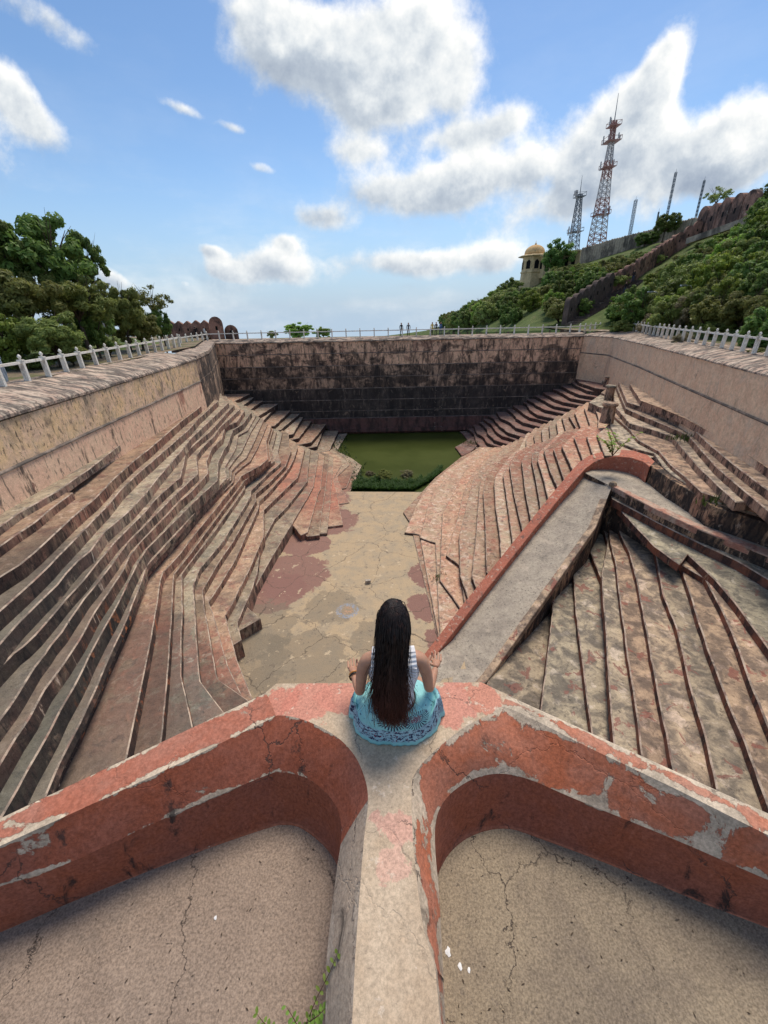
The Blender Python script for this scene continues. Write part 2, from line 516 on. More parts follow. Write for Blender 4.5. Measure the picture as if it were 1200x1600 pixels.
M_far_red = weathered('damp_red_stone', (0.20, 0.10, 0.085), (0.15, 0.09, 0.078), [(BLACK, 1.4, (1, 1, 0.3), 0.52, 0.1, 0.7)], bump=0.04, bscale=3)
M_seam = weathered('pale_mortar', (0.33, 0.26, 0.205), (0.22, 0.17, 0.14), [(DARK, 0.7, (1, 1, 1), 0.48, 0.08, 0.85)], bump=0.02)
M_rwall = weathered('buff_plaster', (0.84, 0.59, 0.39), (0.78, 0.51, 0.33), [
    (PALE, 0.7, (1, 1, 0.7), 0.58, 0.07, 0.4), (REDST, 0.25, (1, 1, 0.5), 0.60, 0.05, 0.35), (DARK, 3.0, (1, 1, 0.3), 0.66, 0.05, 0.6), (REDST, 0.6, (1, 1, 0.6), 0.68, 0.02, 0.7),
    (DARK, 0.9, (1, 1, 1), 0.66, 0.07, 0.4)], bump=0.03, bscale=6)
M_canal = weathered('channel_plaster', (0.43, 0.365, 0.285), (0.35, 0.295, 0.235), [(DARK, 9, (1, 1, 1), 0.60, 0.05, 0.75), (DARK, 0.8, (1, 1, 1), 0.60, 0.1, 0.4), (PALE, 1.2, (1, 1, 1), 0.62, 0.07, 0.5)], bump=0.02)
M_curb = weathered('red_curb_plaster', (0.44, 0.155, 0.10), (0.37, 0.14, 0.095), [
    (PALE, 4.5, (1, 1, 1), 0.60, 0.04, 0.6), (DARK, 3, (1, 1, 0.5), 0.62, 0.05, 0.7)], bump=0.03)
M_canal_wall = weathered('stained_channel_wall', (0.50, 0.335, 0.21), (0.43, 0.255, 0.16), [
    (BLACK, 1.0, (1, 1, 0.4), 0.47, 0.10, 0.9), (BLACK, 5, (1, 1, 0.35), 0.51, 0.06, 0.9), (PALE, 2, (1, 1, 0.5), 0.64, 0.04, 0.5)], bump=0.05)

# ------------------------------------------------------------------ the setting: ground, floor of the basin, water
Z_WATER, Z_FLOOR = -17.0, -16.6
FARY = 62.5
M_ground = weathered('earth', (0.26, 0.19, 0.13), (0.20, 0.15, 0.10), [((0.09, 0.11, 0.04), 0.5, (1, 1, 1), 0.52, 0.08, 0.8)], bump=0.05)


def sheet(name, pts, z, mat, kind='structure'):
    p = [Vector((q[0], q[1], 0)) for q in pts]
    if area2(p) < 0:
        p.reverse()
    fs = []
    for t in tessellate_polygon([p]):
        a, b, c = (p[i] for i in t)
        if (b - a).x * (c - a).y - (b - a).y * (c - a).x < 0:
            t = (t[0], t[2], t[1])
        fs.append(tuple(t))
    o = obj(name, [Vector((q.x, q.y, z)) for q in p], fs, [mat])
    if kind:
        o['kind'] = kind
    return o


# wall lines in plan (from the photograph's coping edges)
LW_A, LW_B = P(0, 646, -3.3), P(240, 577, -3.3)
LW_DIR = (LW_B - LW_A).to_2d().normalized()
LW_N = V3((LW_DIR.y, -LW_DIR.x))                       # towards the basin
LW0 = LW_A.to_2d() - LW_DIR * 16
LW1 = LW_A.to_2d() + LW_DIR * 23.2
RW_PTS = [P(968, 526, -3.3).to_2d(), P(1010, 537, -3.3).to_2d(), P(1087, 556, -3.3).to_2d(), P(1187, 580, -3.3).to_2d()]
RW_PTS.append(RW_PTS[-1] + (RW_PTS[-1] - RW_PTS[-2]).normalized() * 18)
FAR_X0, FAR_X1 = -27.5, PY(905, 560, FARY).x

ground_out = [(-140, -30), (-140, 76), (32, 76), (60, 76), (60, -30)]
hole = [LW0 - LW_N * 2.9, LW1 - LW_N * 2.6, V3((-20.2, 46.8)), V3((-25.5, FARY + 0.6)), V3((FAR_X1 + 0.6, FARY + 0.6)), RW_PTS[0] + V3((3.0, 1.8))] + [q + V3((2.9, 0.8)) for q in RW_PTS[1:]]
sheet('ground', [(-140, -40), LW0 - LW_N * 2.9 + V3((0, -12))] + hole[:4] + [(-27.5, 76), (-140, 76)], ZTOP, M_ground)
sheet('walkway', [hole[3], hole[4], (FAR_X1 + 0.6, FARY + 6), (-27.5, FARY + 6)], -3.15, M_ground)
sheet('terrace', [hole[4]] + hole[5:] + [hole[-1] + V3((0, -20)), (90, -60), (90, 90), (FAR_X1 + 0.6, 90)], ZTOP, M_ground)

flo = [P(*q, Z_FLOOR) for q in [(140, 1180), (300, 1000), (380, 900), (470, 800), (540, 770), (556, 769), (655, 770), (760, 800), (760, 1000), (700, 1200)]]
mf, nt, b = new_mat('basin_floor_plaster', 0.92)
pos = nt.node('ShaderNodeNewGeometry').outputs['Position']
cx0 = P(600, 900, Z_FLOOR)
c = nt.mix(nt.step(nt.noise(pos, 0.9, 7, 0.65), 0.4, 0.62), (0.45, 0.335, 0.21), (0.38, 0.30, 0.205))
nn = nt.noise(pos, 0.55, 7, 0.7, 0.4)


def zone_mask(nt, pos, pt, r, wob=0.9):
    d = nt.vmath('DISTANCE', pos, tuple(pt))
    d = nt.math('ADD', d, nt.math('MULTIPLY', nt.math('SUBTRACT', nt.noise(pos, 1.1, 7, 0.68, 0.3), 0.5), r * wob))
    return nt.step(d, r * 1.04, r * 0.96)


for q, r in [((455, 900), 2.6), ((430, 925), 2.1), ((480, 850), 2.0), ((515, 815), 2.6), ((500, 780), 3.0)]:
    c = nt.mix(nt.math('MULTIPLY', zone_mask(nt, pos, P(*q, Z_FLOOR), r), 0.9), c, (0.255, 0.135, 0.11))
for q, r in [((672, 900), 1.5), ((668, 950), 1.35), ((680, 860), 1.2), ((690, 1000), 1.0)]:
    c = nt.mix(nt.math('MULTIPLY', zone_mask(nt, pos, P(*q, Z_FLOOR), r, 1.3), 0.9), c, (0.235, 0.12, 0.10))
for q, r in [((400, 985), 2.4), ((360, 1040), 3.0), ((520, 950), 1.6), ((470, 1040), 2.6), ((590, 1000), 1.6)]:
    c = nt.mix(nt.math('MULTIPLY', zone_mask(nt, pos, P(*q, Z_FLOOR), r, 1.6), 0.55), c, (0.20, 0.165, 0.12))
c = nt.mix(nt.math('MULTIPLY', nt.step(nt.noise(pos, 1.6, 7, 0.7), 0.62, 0.66), 0.75), c, (0.58, 0.45, 0.30))
c = nt.mix(nt.math('MULTIPLY', nt.step(nt.noise(pos, 3.6, 6, 0.7), 0.58, 0.68), 0.6), c, (0.13, 0.10, 0.08))
ring = nt.vmath('DISTANCE', pos, tuple(P(543, 956, Z_FLOOR)))
rm = nt.math('SUBTRACT', 1.0, nt.step(nt.math('ABSOLUTE', nt.math('SUBTRACT', ring, 0.56)), 0.12, 0.2))
rm = nt.math('MULTIPLY', rm, nt.step(nt.noise(pos, 6, 5, 0.7), 0.42, 0.58))
c = nt.mix(nt.math('MULTIPLY', rm, 0.85), c, (0.28, 0.31, 0.37))
r2 = nt.math('MULTIPLY', nt.step(ring, 0.5, 0.2), nt.step(nt.noise(pos, 7, 4, 0.7), 0.5, 0.6))
c = nt.mix(nt.math('MULTIPLY', r2, 0.7), c, (0.55, 0.28, 0.17))
dc = nt.voro(nt.vmath('ADD', pos, nt.vmath('MULTIPLY', nt.noise(pos, 0.9, 4, 0.6, out='Color'), (1.2, 1.2, 0))), 0.22, 'DISTANCE_TO_EDGE')
c = nt.mix(nt.step(dc, 0.006, 0.002, 0, 0.7), c, (0.09, 0.07, 0.055))
g = nt.step(nt.noise(pos, 26, 4, 0.7), 0.25, 0.75, 0.78, 1.2)
c = nt.mix(1.0, c, nt.node('ShaderNodeCombineColor', {0: g, 1: g, 2: g}).outputs[0], 'MULTIPLY')
nt.set(b.inputs['Base Color'], c)
nt.set(b.inputs['Normal'], nt.node('ShaderNodeBump', {'Strength': 0.7, 'Distance': 0.04, 'Height': nt.noise(pos, 7, 6, 0.7)}).outputs[0])
M_floor = mf
sheet('basin_floor', [(-24, 2), (-24, 36), P(520, 768, Z_FLOOR), P(700, 769, Z_FLOOR), (18, 38), (18, 2)], Z_FLOOR, M_floor)
# a thin step across the floor, where the pool begins, and the shallow drop in the middle
M_floor2 = M_floor
fl2 = [P(*q, Z_FLOOR + 0.1) for q in [(508, 838), (546, 820), (640, 817), (660, 826), (690, 850), (720, 1000), (760, 1200), (100, 1230), (330, 990), (420, 880), (485, 832)]]
o = slab('floor_slab', fl2, Z_FLOOR + 0.1, Z_FLOOR - 0.05, [M_floor, M_floor], None, chamfer=0.03)
o['kind'] = 'structure'

mw, nt, b = new_mat('pond_water', 0.12, 0.5)
pos = nt.node('ShaderNodeNewGeometry').outputs['Position']
c = nt.mix(nt.step(nt.noise(pos, 0.25, 4, 0.6), 0.35, 0.65), (0.045, 0.060, 0.010), (0.062, 0.078, 0.016))
nt.set(b.inputs['Base Color'], c)
nt.set(b.inputs['Normal'], nt.node('ShaderNodeBump', {'Strength': 0.25, 'Distance': 0.02, 'Height': nt.noise(nt.scale(pos, (1, 2.2, 1)), 2.5, 4, 0.6)}).outputs[0])
b.inputs['Roughness'].default_value = 0.3
b.inputs['Specular IOR Level'].default_value = 0.3
sheet('water', [(-24, 34), (-24, FARY + 0.2), (26, FARY + 0.2), (26, 34)], Z_WATER, mw)

# ------------------------------------------------------------------ left retaining wall
def wall_strip(name, line, z_off, mats, parent, back=2.0, seg=0.6, jit=0.02, fm_fn=None):
    """sweeps a profile [(distance towards the basin, z), ...] along a plan line as one closed block; material by profile segment"""
    pts = densify(line, seg, 0.0, closed=False)
    n, k = len(pts), len(z_off)
    vs, fs, fm = [], [], []
    for i, p in enumerate(pts):
        d = (pts[min(i + 1, n - 1)] - pts[max(i - 1, 0)]).normalized()
        nr = V3((d.y, -d.x))
        for j, (o_, z) in enumerate(z_off):
            w = mnoise.noise(V3((p.x * 0.8, p.y * 0.8, z * 0.8))) * jit
            q = p + nr * (o_ + w)
            vs.append(V3((q.x, q.y, z + w * 0.6)))
    for i in range(n - 1):
        for j in range(k):
            j2 = (j + 1) % k
            fs.append((i * k + j, i * k + j2, (i + 1) * k + j2, (i + 1) * k + j))
            fm.append(0)
    fs.append(tuple(range(k - 1, -1, -1)))
    fs.append(tuple((n - 1) * k + j for j in range(k)))
    fm += [0, 0]
    if mats and len(mats) > 1 and fm_fn:
        fm = [fm_fn(x) for x in range(len(fs) - 2)] + [0, 0]
    return obj(name, vs, fs, mats, parent, fm)


lw = empty('retaining_wall', (LW0.x, LW0.y, -7), 'tall ochre plastered wall under the white railing on the left side of the basin', 'wall')
LWL = [LW0, LW1]
wall_strip('coping', LWL, [(-3.1, -2.74), (-1.4, -3.0), (-0.12, -3.27), (0.07, -3.42), (0.07, -3.54), (-0.25, -3.62), (-3.1, -3.62)], [M_coping], lw, jit=0.10)
wall_strip('upper_wall', LWL, [(0.0, -3.60), (0.0, -5.34), (-2.6, -5.34), (-2.6, -3.60)], [M_ochre], lw)
wall_strip('moulding', LWL, [(0.08, -5.33), (0.12, -5.38), (0.12, -5.44), (-2.0, -5.44), (-2.0, -5.33)], [M_seam], lw)
wall_strip('plinth', LWL, [(0.06, -5.435), (0.14, -8.4), (-2.6, -8.4), (-2.6, -5.435)], [M_plinth], lw)
# the return of the wall and the pier against the far wall
e1, e2 = LW1, V3((-27.0, LW1.y + 3.2))
rw = empty('retaining_wall', (e1.x, e1.y, -7), 'short weathered return wall with a dark recess at the far end of the ochre wall', 'wall')
wall_strip('coping', [LW1 + V3((0, 0.02)), V3((-18.6, 46.2)), V3((-24.0, FARY - 0.02))], [(-1.8, -2.95), (0.06, -3.2), (0.06, -3.5), (-1.8, -3.5)], [M_coping], rw, jit=0.08)
wall_strip('wall_face', [LW1 + V3((0, 0.02)), V3((-18.6, 46.2)), V3((-24.0, FARY - 0.02))], [(0.0, -3.48), (0.0, -5.3), (-1.8, -5.3), (-1.8, -3.48)], [M_far_mid], rw)
wall_strip('plinth', [LW1 + V3((0.02, 0.02)), V3((-18.58, 46.2)), V3((-24.0, FARY - 0.02))], [(0.08, -5.29), (0.08, -10), (-1.8, -10), (-1.8, -5.29)], [M_far_mid], rw)

# ------------------------------------------------------------------ far wall with its courses
fw = empty('retaining_wall', (3, FARY, -10), 'long soot blackened wall with pale seams across the far end above the green pool', 'wall')
zs = [-3.55, -5.05, -6.75, -8.35, -10.0, -11.7, -13.35, -14.45]
fl = [V3((-27.0, FARY)), V3((FAR_X1 + 0.3, FARY))]
wall_strip('coping', fl, [(-1.5, -3.0), (-0.35, -3.12), (0.12, -3.42), (0.12, -3.56), (-1.5, -3.56)], [M_coping], fw, jit=0.12)
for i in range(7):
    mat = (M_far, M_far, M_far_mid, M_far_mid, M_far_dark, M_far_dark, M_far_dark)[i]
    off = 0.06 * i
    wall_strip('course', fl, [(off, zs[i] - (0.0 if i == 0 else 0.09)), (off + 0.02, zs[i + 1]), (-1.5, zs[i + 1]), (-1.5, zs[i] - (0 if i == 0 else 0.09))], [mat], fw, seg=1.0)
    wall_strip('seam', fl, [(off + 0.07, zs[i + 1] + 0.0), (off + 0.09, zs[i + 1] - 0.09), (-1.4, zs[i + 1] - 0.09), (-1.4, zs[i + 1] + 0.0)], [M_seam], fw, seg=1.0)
wall_strip('plinth', fl, [(0.75, -14.52), (0.8, -16.1), (0.2, -16.12), (0.2, -17.4), (-1.5, -17.4), (-1.5, -14.52)], [M_far_red], fw, seg=1.0)
wall_strip('footing', [V3((-8.5, FARY)), V3((FAR_X1, FARY))], [(0.95, -16.1), (0.95, -16.62), (0.3, -16.66), (0.3, -17.4), (-1.4, -17.4), (-1.4, -16.1)], [M_far_red], fw, seg=1.0)
xl = PY(686, 600, FARY).x
for k in range(34):                                   # column of pale bolts and patches on the wall
    mb = MB()
    zz = -10.2 - k * 0.2
    off = 0.06 * max(0, min(6, int((-zz - 3.5) / 1.62))) + (0.5 if zz < -14.5 else 0.0)
    for s_ in (-0.55, 0.55):
        if random.random() < 0.6:
            mb.box((xl + s_ + random.uniform(-.1, .1), FARY - off - 0.06, zz), (random.uniform(.1, .25), 0.12, random.uniform(.08, .16)))
    if mb.v:
        mb.obj('stone_patch', [M_seam], fw, world=True)

# ------------------------------------------------------------------ right retaining wall
rwall = empty('retaining_wall', (RW_PTS[2].x, RW_PTS[2].y, -7), 'long buff plastered wall with cracks and a thin ledge along the right side terraces', 'wall')
RWL = [V3((FAR_X1 + 0.05, FARY - 0.1)), RW_PTS[0] + V3((-0.6, 0.6))] + RW_PTS[1:]
RWM = RWL
wall_strip('coping', RWM, [(-3.1, -2.74), (-1.4, -2.98), (-0.12, -3.24), (0.07, -3.36), (0.07, -3.46), (-3.1, -3.46)], [M_coping], rwall, jit=0.12)
wall_strip('upper_wall', RWM, [(0.0, -3.45), (0.0, -5.6), (-2.4, -5.6), (-2.4, -3.45)], [M_rwall], rwall)
wall_strip('moulding', RWM, [(0.06, -5.58), (0.10, -5.64), (0.08, -5.72), (-2.0, -5.72), (-2.0, -5.58)], [M_seam], rwall)
wall_strip('plinth', RWM, [(0.07, -5.71), (0.12, -10.0), (-2.4, -10.0), (-2.4, -5.71)], [M_rwall], rwall)

# ------------------------------------------------------------------ left flight of steps
def contour(pts, z):
    return [P(x, y, z).to_2d() for x, y in pts]


LEFT = [  # (height, near extension in metres, lip of the step as seen, far extension flag)
    ('A', -6.75, [(0, 822), (26, 803), (88, 768), (140, 732), (187, 695)]),
    ('B', -7.05, [(0, 853), (25, 835), (54, 816), (87, 789), (114, 769)]),
    ('C', -7.40, [(0, 901), (32, 881), (56, 861), (77, 842), (112, 809), (147, 780), (181, 745), (209, 720), (230, 704), (267, 672), (287, 655), (306, 641), (329, 621)]),
    ('D', -7.95, [(0, 954), (31, 927), (54, 906), (77, 884), (102, 858), (137, 822), (167, 791), (187, 767), (215, 740), (240, 719), (272, 691), (296, 670), (310, 654), (341, 626)]),
    ('E', -8.50, [(0, 1006), (25, 977), (46, 956), (65, 937), (90, 913), (104, 895), (122, 876), (142, 860), (162, 832), (200, 800), (227, 772), (247, 746), (269, 721), (285, 702), (299, 684), (314, 670), (334, 651), (357, 629)]),
    ('F', -9.05, [(0, 1043), (22, 1020), (37, 1009), (55, 992), (70, 975), (90, 952), (105, 934), (131, 906), (154, 877), (184, 842), (207, 819), (229, 797), (245, 778), (276, 750), (282, 746), (287, 725), (291, 707), (300, 698), (312, 687), (327, 675), (340, 661), (355, 644), (366, 633)]),
    ('G', -9.55, [(0, 1124), (15, 1104), (27, 1086), (54, 1042), (70, 1022), (80, 1007), (97, 987), (110, 967), (132, 935), (157, 905), (180, 875), (200, 847), (217, 830), (242, 805), (280, 767), (300, 748), (309, 740), (307, 711), (320, 695), (335, 681), (345, 666), (359, 654), (375, 639)]),
    ('H', -10.05, [(0, 1194), (24, 1154), (46, 1122), (70, 1077), (100, 1037), (125, 999), (149, 955), (170, 925), (194, 888), (203, 868), (220, 846), (249, 817), (280, 784), (300, 767), (325, 739), (323, 721), (331, 701), (341, 690), (347, 685), (352, 666), (370, 659), (382, 642)]),
    ('I', -10.6, [(15, 1255), (27, 1234), (42, 1205), (59, 1176), (79, 1141), (95, 1108), (117, 1071), (140, 1024), (157, 992), (175, 961), (190, 932), (200, 910), (215, 880), (230, 857), (250, 837), (272, 815), (297, 790), (340, 750), (341, 722), (350, 702), (355, 696), (364, 672), (380, 662), (393, 644)]),
    ('J', -11.25, [(77, 1230), (93, 1192), (108, 1163), (126, 1128), (139, 1100), (150, 1077), (172, 1024), (190, 986), (201, 961), (212, 932), (220, 912), (229, 884), (247, 864), (280, 829), (300, 806), (323, 779), (354, 747), (352, 728), (365, 706), (369, 698), (372, 680), (387, 672), (400, 649)]),
]
JN = LEFT[-1][2]
# the courses that join under the big prow: they share the near line of the one above
LEFT += [
    ('J1', -11.5, [(x + 0.8, y + 4) for x, y in JN[:16]] + [(358, 747), (357, 731), (368, 716), (377, 706), (392, 674), (406, 652)]),
    ('J2', -11.75, [(x + 1.5, y + 8) for x, y in JN[:16]] + [(361, 749), (362, 735), (375, 722), (385, 714), (398, 688), (412, 656)]),
    ('J3', -12.0, [(x + 2.2, y + 12) for x, y in JN[:16]] + [(365, 752), (367, 739), (380, 728), (391, 720), (402, 700), (418, 662)]),
    ('K', -12.25, [(198, 1182), (205, 1150), (217, 1093), (228, 1038), (235, 1003), (246, 941), (251, 905), (255, 894), (284, 862), (300, 840), (333, 800), (374, 749), (376, 744), (407, 727), (419, 717), (417, 700), (416, 690), (424, 666)]),
    ('L', -12.75, [(252, 1156), (258, 1100), (263, 1040), (265, 1009), (268, 972), (270, 922), (272, 897), (300, 862), (333, 817), (378, 757), (381, 752), (411, 729), (423, 719), (421, 701), (420, 691), (427, 670)]),
    ('M', -13.15, [(300, 1130), (290, 1085), (283, 1055), (283, 1010), (285, 957), (284, 897), (310, 862), (328, 840), (382, 764), (383, 755), (404, 739), (429, 720), (425, 700), (427, 695), (432, 674)]),
    ('N', -13.55, [(340, 1100), (313, 1064), (311, 1050), (308, 1010), (305, 960), (302, 914), (312, 889), (350, 844), (392, 775), (392, 767), (420, 739), (439, 723), (434, 706), (436, 697), (441, 676)]),
    ('O', -13.95, [(375, 1085), (340, 1060), (337, 1050), (326, 985), (319, 950), (317, 921), (341, 880), (365, 845), (400, 782), (399, 772), (420, 755), (446, 728), (455, 705), (451, 698), (451, 677)]),
    ('P', -14.4, [(380, 1090), (356, 1040), (345, 1000), (335, 965), (326, 940), (345, 912), (368, 874), (404, 794), (405, 783), (420, 769), (447, 738), (452, 731), (459, 718), (465, 699), (462, 691)]),
    ('Q', -14.85, [(390, 1080), (370, 1030), (352, 962), (362, 945), (391, 887), (412, 838), (412, 797), (420, 789), (439, 771), (465, 746), (468, 737), (476, 701)]),
    ('R', -15.3, [(375, 990), (371, 972), (392, 925), (402, 895), (408, 850), (429, 811), (449, 791), (464, 772), (480, 752), (482, 727), (485, 702)]),
    ('S', -15.7, [(400, 960), (383, 945), (416, 886), (437, 850), (457, 817), (475, 786), (481, 777), (490, 759), (494, 734), (498, 708)]),
    ('T', -15.93, [(470, 836), (481, 831), (492, 792), (497, 772), (501, 765), (504, 735), (507, 712)]),
    ('U', -16.1, [(480, 838), (499, 836), (502, 807), (508, 770), (512, 735), (514, 712)]),
    ('V', -16.26, [(490, 834), (511, 833), (515, 795), (517, 770), (520, 735), (521, 714)]),
    ('W', -16.39, [(500, 824), (536, 820), (531, 795), (527, 772), (521, 748), (535, 724), (531, 715), (521, 708)]),
    ('X', -16.50, [(500, 792), (546, 785), (536, 767), (528, 750), (527, 744), (546, 726), (538, 716), (524, 706)]),
    ('Y', -16.62, [(500, 768), (541, 762), (554, 731), (538, 716), (527, 706)]),
    ('Z', -16.78, [(500, 770), (547, 768), (565, 727), (550, 716), (530, 706)]),
]
lf = empty('step_flight', P(300, 900, -16.6), 'wide zigzag flight of worn grey steps below the ochre wall on the left', 'steps')
WALLBACK = [LW1 + V3((0.1, 1.5)), LW1 - LW_N * 0.6, LW0 - LW_N * 0.6]
for i, (nm, z, pts) in enumerate(LEFT):
    cc = contour(pts, z)
    near = extend(cc[0], cc[1], 9.0 if pts[0][0] < 1 else (5.0 if i < 20 else 0.5))
    zb = (LEFT[i + 1][1] if i + 1 < len(LEFT) else -17.3) - 0.06
    if i > 17:
        zb = -17.3
    if nm == 'A':
        poly = [LW0 - LW_N * 0.6, near] + cc + [cc[-1] + LW_N * -2.6]
    elif nm == 'B':
        poly = [LW0 - LW_N * 0.6, near] + cc + [cc[-1] + LW_N * -3.6]
    else:
        q = cc[-1]
        back = [q + V3((-0.9, 1.3)), V3((min(q.x - 3.0, -17.5), min(q.y + 6.0, 54.0 + i * 0.3))), V3((-25.5, min(q.y + 8.0, 56.0 + i * 0.2)))]
        poly = [near] + cc + back + [V3((-25.5, LW1.y + 3.0)), LW1 - LW_N * 0.6, LW0 - LW_N * 0.6]
        if nm in 'TUVWXYZ' and len(nm) == 1:
            poly = cc + back + [V3((-18, 44)), P(440, 800, z).to_2d()]
        elif nm in 'JKLMNOPQRS':
            poly = [near] + cc + back + [V3((-25.5, LW1.y + 3.0)), LW1 - LW_N * 0.6, V3((LW0.x, 2.0)), V3((near.x - 2, near.y - 2))]
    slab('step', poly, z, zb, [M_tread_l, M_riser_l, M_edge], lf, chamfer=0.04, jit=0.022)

# the little broken steps behind the mound, against the far wall
for i in range(13):
    f = i / 12
    z = -16.85 + f * 6.3
    t = P(526 - f * 172 + (3 if i % 2 else -2), 710 - f * 77, z).to_2d()
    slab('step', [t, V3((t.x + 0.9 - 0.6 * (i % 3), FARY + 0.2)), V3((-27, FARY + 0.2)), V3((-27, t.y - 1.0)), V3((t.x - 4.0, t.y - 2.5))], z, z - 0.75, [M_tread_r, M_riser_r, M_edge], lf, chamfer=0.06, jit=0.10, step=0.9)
# ------------------------------------------------------------------ water channel on the right (bend at the far end)
ZC, ZCF = -9.75, -10.95            # curb top, channel floor
CUR_OUT = [(655, 1035), (678, 1003), (720, 948), (770, 886), (820, 824), (860, 774), (893, 735), (905, 722), (920, 712), (938, 706), (962, 702), (990, 704), (1012, 711), (1023, 721)]
CUR_IN = [(674, 1035), (697, 1003), (738, 950), (787, 888), (836, 826), (874, 779), (903, 745), (915, 732), (928, 722), (943, 716), (962, 713), (986, 715), (1005, 721), (1015, 729)]
RB_OUT = [(1023, 721), (1037, 733), (1052, 746), (1090, 769), (1112, 786), (1152, 798), (1200, 812)]
RB_TOP = [(1016, 727), (1033, 739), (1050, 751), (1090, 774), (1112, 791), (1152, 803), (1200, 818)]
INNER = [(765, 1060), (808, 1006), (834, 970), (860, 930), (900, 878), (930, 826)]
APEX = (956, 760)
RBI = [(956, 760), (1025, 797), (1090, 827), (1150, 850), (1200, 870)]


def xy(pts, z):
    return [P(x, y, z).to_2d() for x, y in pts]


def ribbon(name, a, b, za, zb, mats, parent, step=0.4, jit=0.015, top_drop=0.0):
    """a low kerb: solid strip between two plan lines of the same count, top at za (one value or one per point), foot at zb"""
    n = len(a)
    za = za if isinstance(za, (list, tuple)) else [za] * n
    zb = zb if isinstance(zb, (list, tuple)) else [zb] * n
    A, B, ZA, ZB = [], [], [], []
    for i in range(n - 1):
        k = max(1, int((a[i + 1] - a[i]).length / step))
        for j in range(k):
            t = j / k
            A.append(a[i].lerp(a[i + 1], t))
            B.append(b[i].lerp(b[i + 1], t))
            ZA.append(za[i] + (za[i + 1] - za[i]) * t)
            ZB.append(zb[i] + (zb[i + 1] - zb[i]) * t)
    A.append(a[-1])
    B.append(b[-1])
    ZA.append(za[-1])
    ZB.append(zb[-1])
    vs, fs = [], []
    m = len(A)
    for i in range(m):
        w = [mnoise.noise(V3((A[i].x * 2, A[i].y * 2, 7.0 + s))) * jit for s in range(3)]
        d = (B[i] - A[i])
        d = d.normalized() * 0.03 if d.length > 0.07 else d * 0.2
        z1 = ZA[i]
        for q, z in ((A[i], ZB[i]), (A[i], z1 - 0.035 + w[0]), (A[i] + d, z1 + w[0]), (B[i] - d, z1 + w[1] - top_drop), (B[i], z1 - 0.035 + w[1] - top_drop), (B[i], ZB[i])):
            vs.append(V3((q.x, q.y, z)))
    for i in range(m - 1):
        for j in range(6):
            fs.append((i * 6 + j, i * 6 + (j + 1) % 6, (i + 1) * 6 + (j + 1) % 6, (i + 1) * 6 + j))
    fs += [tuple(range(5, -1, -1)), tuple((m - 1) * 6 + j for j in range(6))]
    me_o = obj(name, vs, fs, mats, parent)
    bm = bmesh.new()
    bm.from_mesh(me_o.data)
    bmesh.ops.recalc_face_normals(bm, faces=bm.faces)
    bm.to_mesh(me_o.data)
    bm.free()
    return me_o


ch = empty('water_channel', P(900, 800, ZCF), 'sloping grey water channel with a red curved kerb running down towards the seated woman', 'channel')
# the near branch is a ramp: its kerb falls along a straight line in space
R_A, R_B = P(893, 735, -10.9), P(678, 1003, -16.1)


def on_ramp(py):
    lo, hi = -0.3, 1.4
    for _ in range(40):
        t = (lo + hi) / 2
        q = ROT.transposed() @ (R_A.lerp(R_B, t) if 0 <= t <= 1 else R_A + (R_B - R_A) * t)
        y = 800 - FPX * q.y / -q.z
        if y < py:
            lo = t
        else:
            hi = t
    return (R_A + (R_B - R_A) * lo).z


CZ = [on_ramp(y) for x, y in CUR_OUT[:7]] + [-10.62, -10.33, -10.05, -9.88, -9.78, -9.75, -9.75]
o_out = [P(x, y, z).to_2d() for (x, y), z in zip(CUR_OUT, CZ)]
o_in = [P(x, y, z).to_2d() for (x, y), z in zip(CUR_IN, CZ)]
rb_out, rb_top = xy(RB_OUT, ZC), xy(RB_TOP, ZC)
ext = lambda L, d=6.0: L + [extend(L[-1], L[-2], d)]
for L in (o_out, o_in):
    L[0] = L[1] + (R_B - R_A).to_2d().normalized() * 3.0
CZ[0] = CZ[1] + (R_B - R_A).normalized().z * 3.0
ribbon('kerb', o_out, o_in, CZ, -17.6, [M_curb], ch)
ribbon('stained_kerb', ext(rb_out), ext(rb_top), ZC, -12.5, [M_canal_wall], ch)
apex, rbi = P(*APEX, ZCF).to_2d(), xy(RBI, ZCF)
I_A, I_B = P(930, 826, -12.6), P(765, 1060, -16.4)
body = o_in[7:] + rb_top + [extend(rb_top[-1], rb_top[-2], 6.0), extend(rbi[-1], rbi[-2], 6.0)] + list(reversed(rbi))
slab('channel_floor', body, ZCF, -17.2, [M_canal, M_canal_wall], ch, chamfer=0.03, jit=0.02)
# the ramp floor: rows across, from the bend down to the near end
rows = [(V3((*o_in[7], ZCF - 0.003)), V3((apex.x, apex.y, ZCF - 0.003)))]
for k in range(0, 41):
    t = k / 40
    z = -11.05 - t * 6.3
    o_ = R_A + (R_B - R_A) * ((z + 0.5 - R_A.z) / (R_B.z - R_A.z))
    o_ = o_ + (o_in[3] - o_out[3]).to_3d() * 0.9
    o_.z = z
    i_ = I_A + (I_B - I_A) * ((z - I_A.z) / (I_B.z - I_A.z))
    if z > -12.6:
        i_ = V3((*apex, ZCF)).lerp(I_A, (z - ZCF) / (-12.6 - ZCF))
    o_.z, i_.z = max(o_.z, -16.4), max(i_.z, -16.4)
    rows.append((o_, i_))
vs, fs, fm = [], [], []
NC = 8
for a_, b_ in rows:
    for c_ in range(NC + 1):
        q = a_.lerp(b_, c_ / NC)
        q.z += mnoise.noise(q * 0.8) * 0.03 - 0.10 * math.sin(math.pi * c_ / NC)
        vs.append(q)
    vs.append(V3((b_.x, b_.y, -17.6)))
W = NC + 2
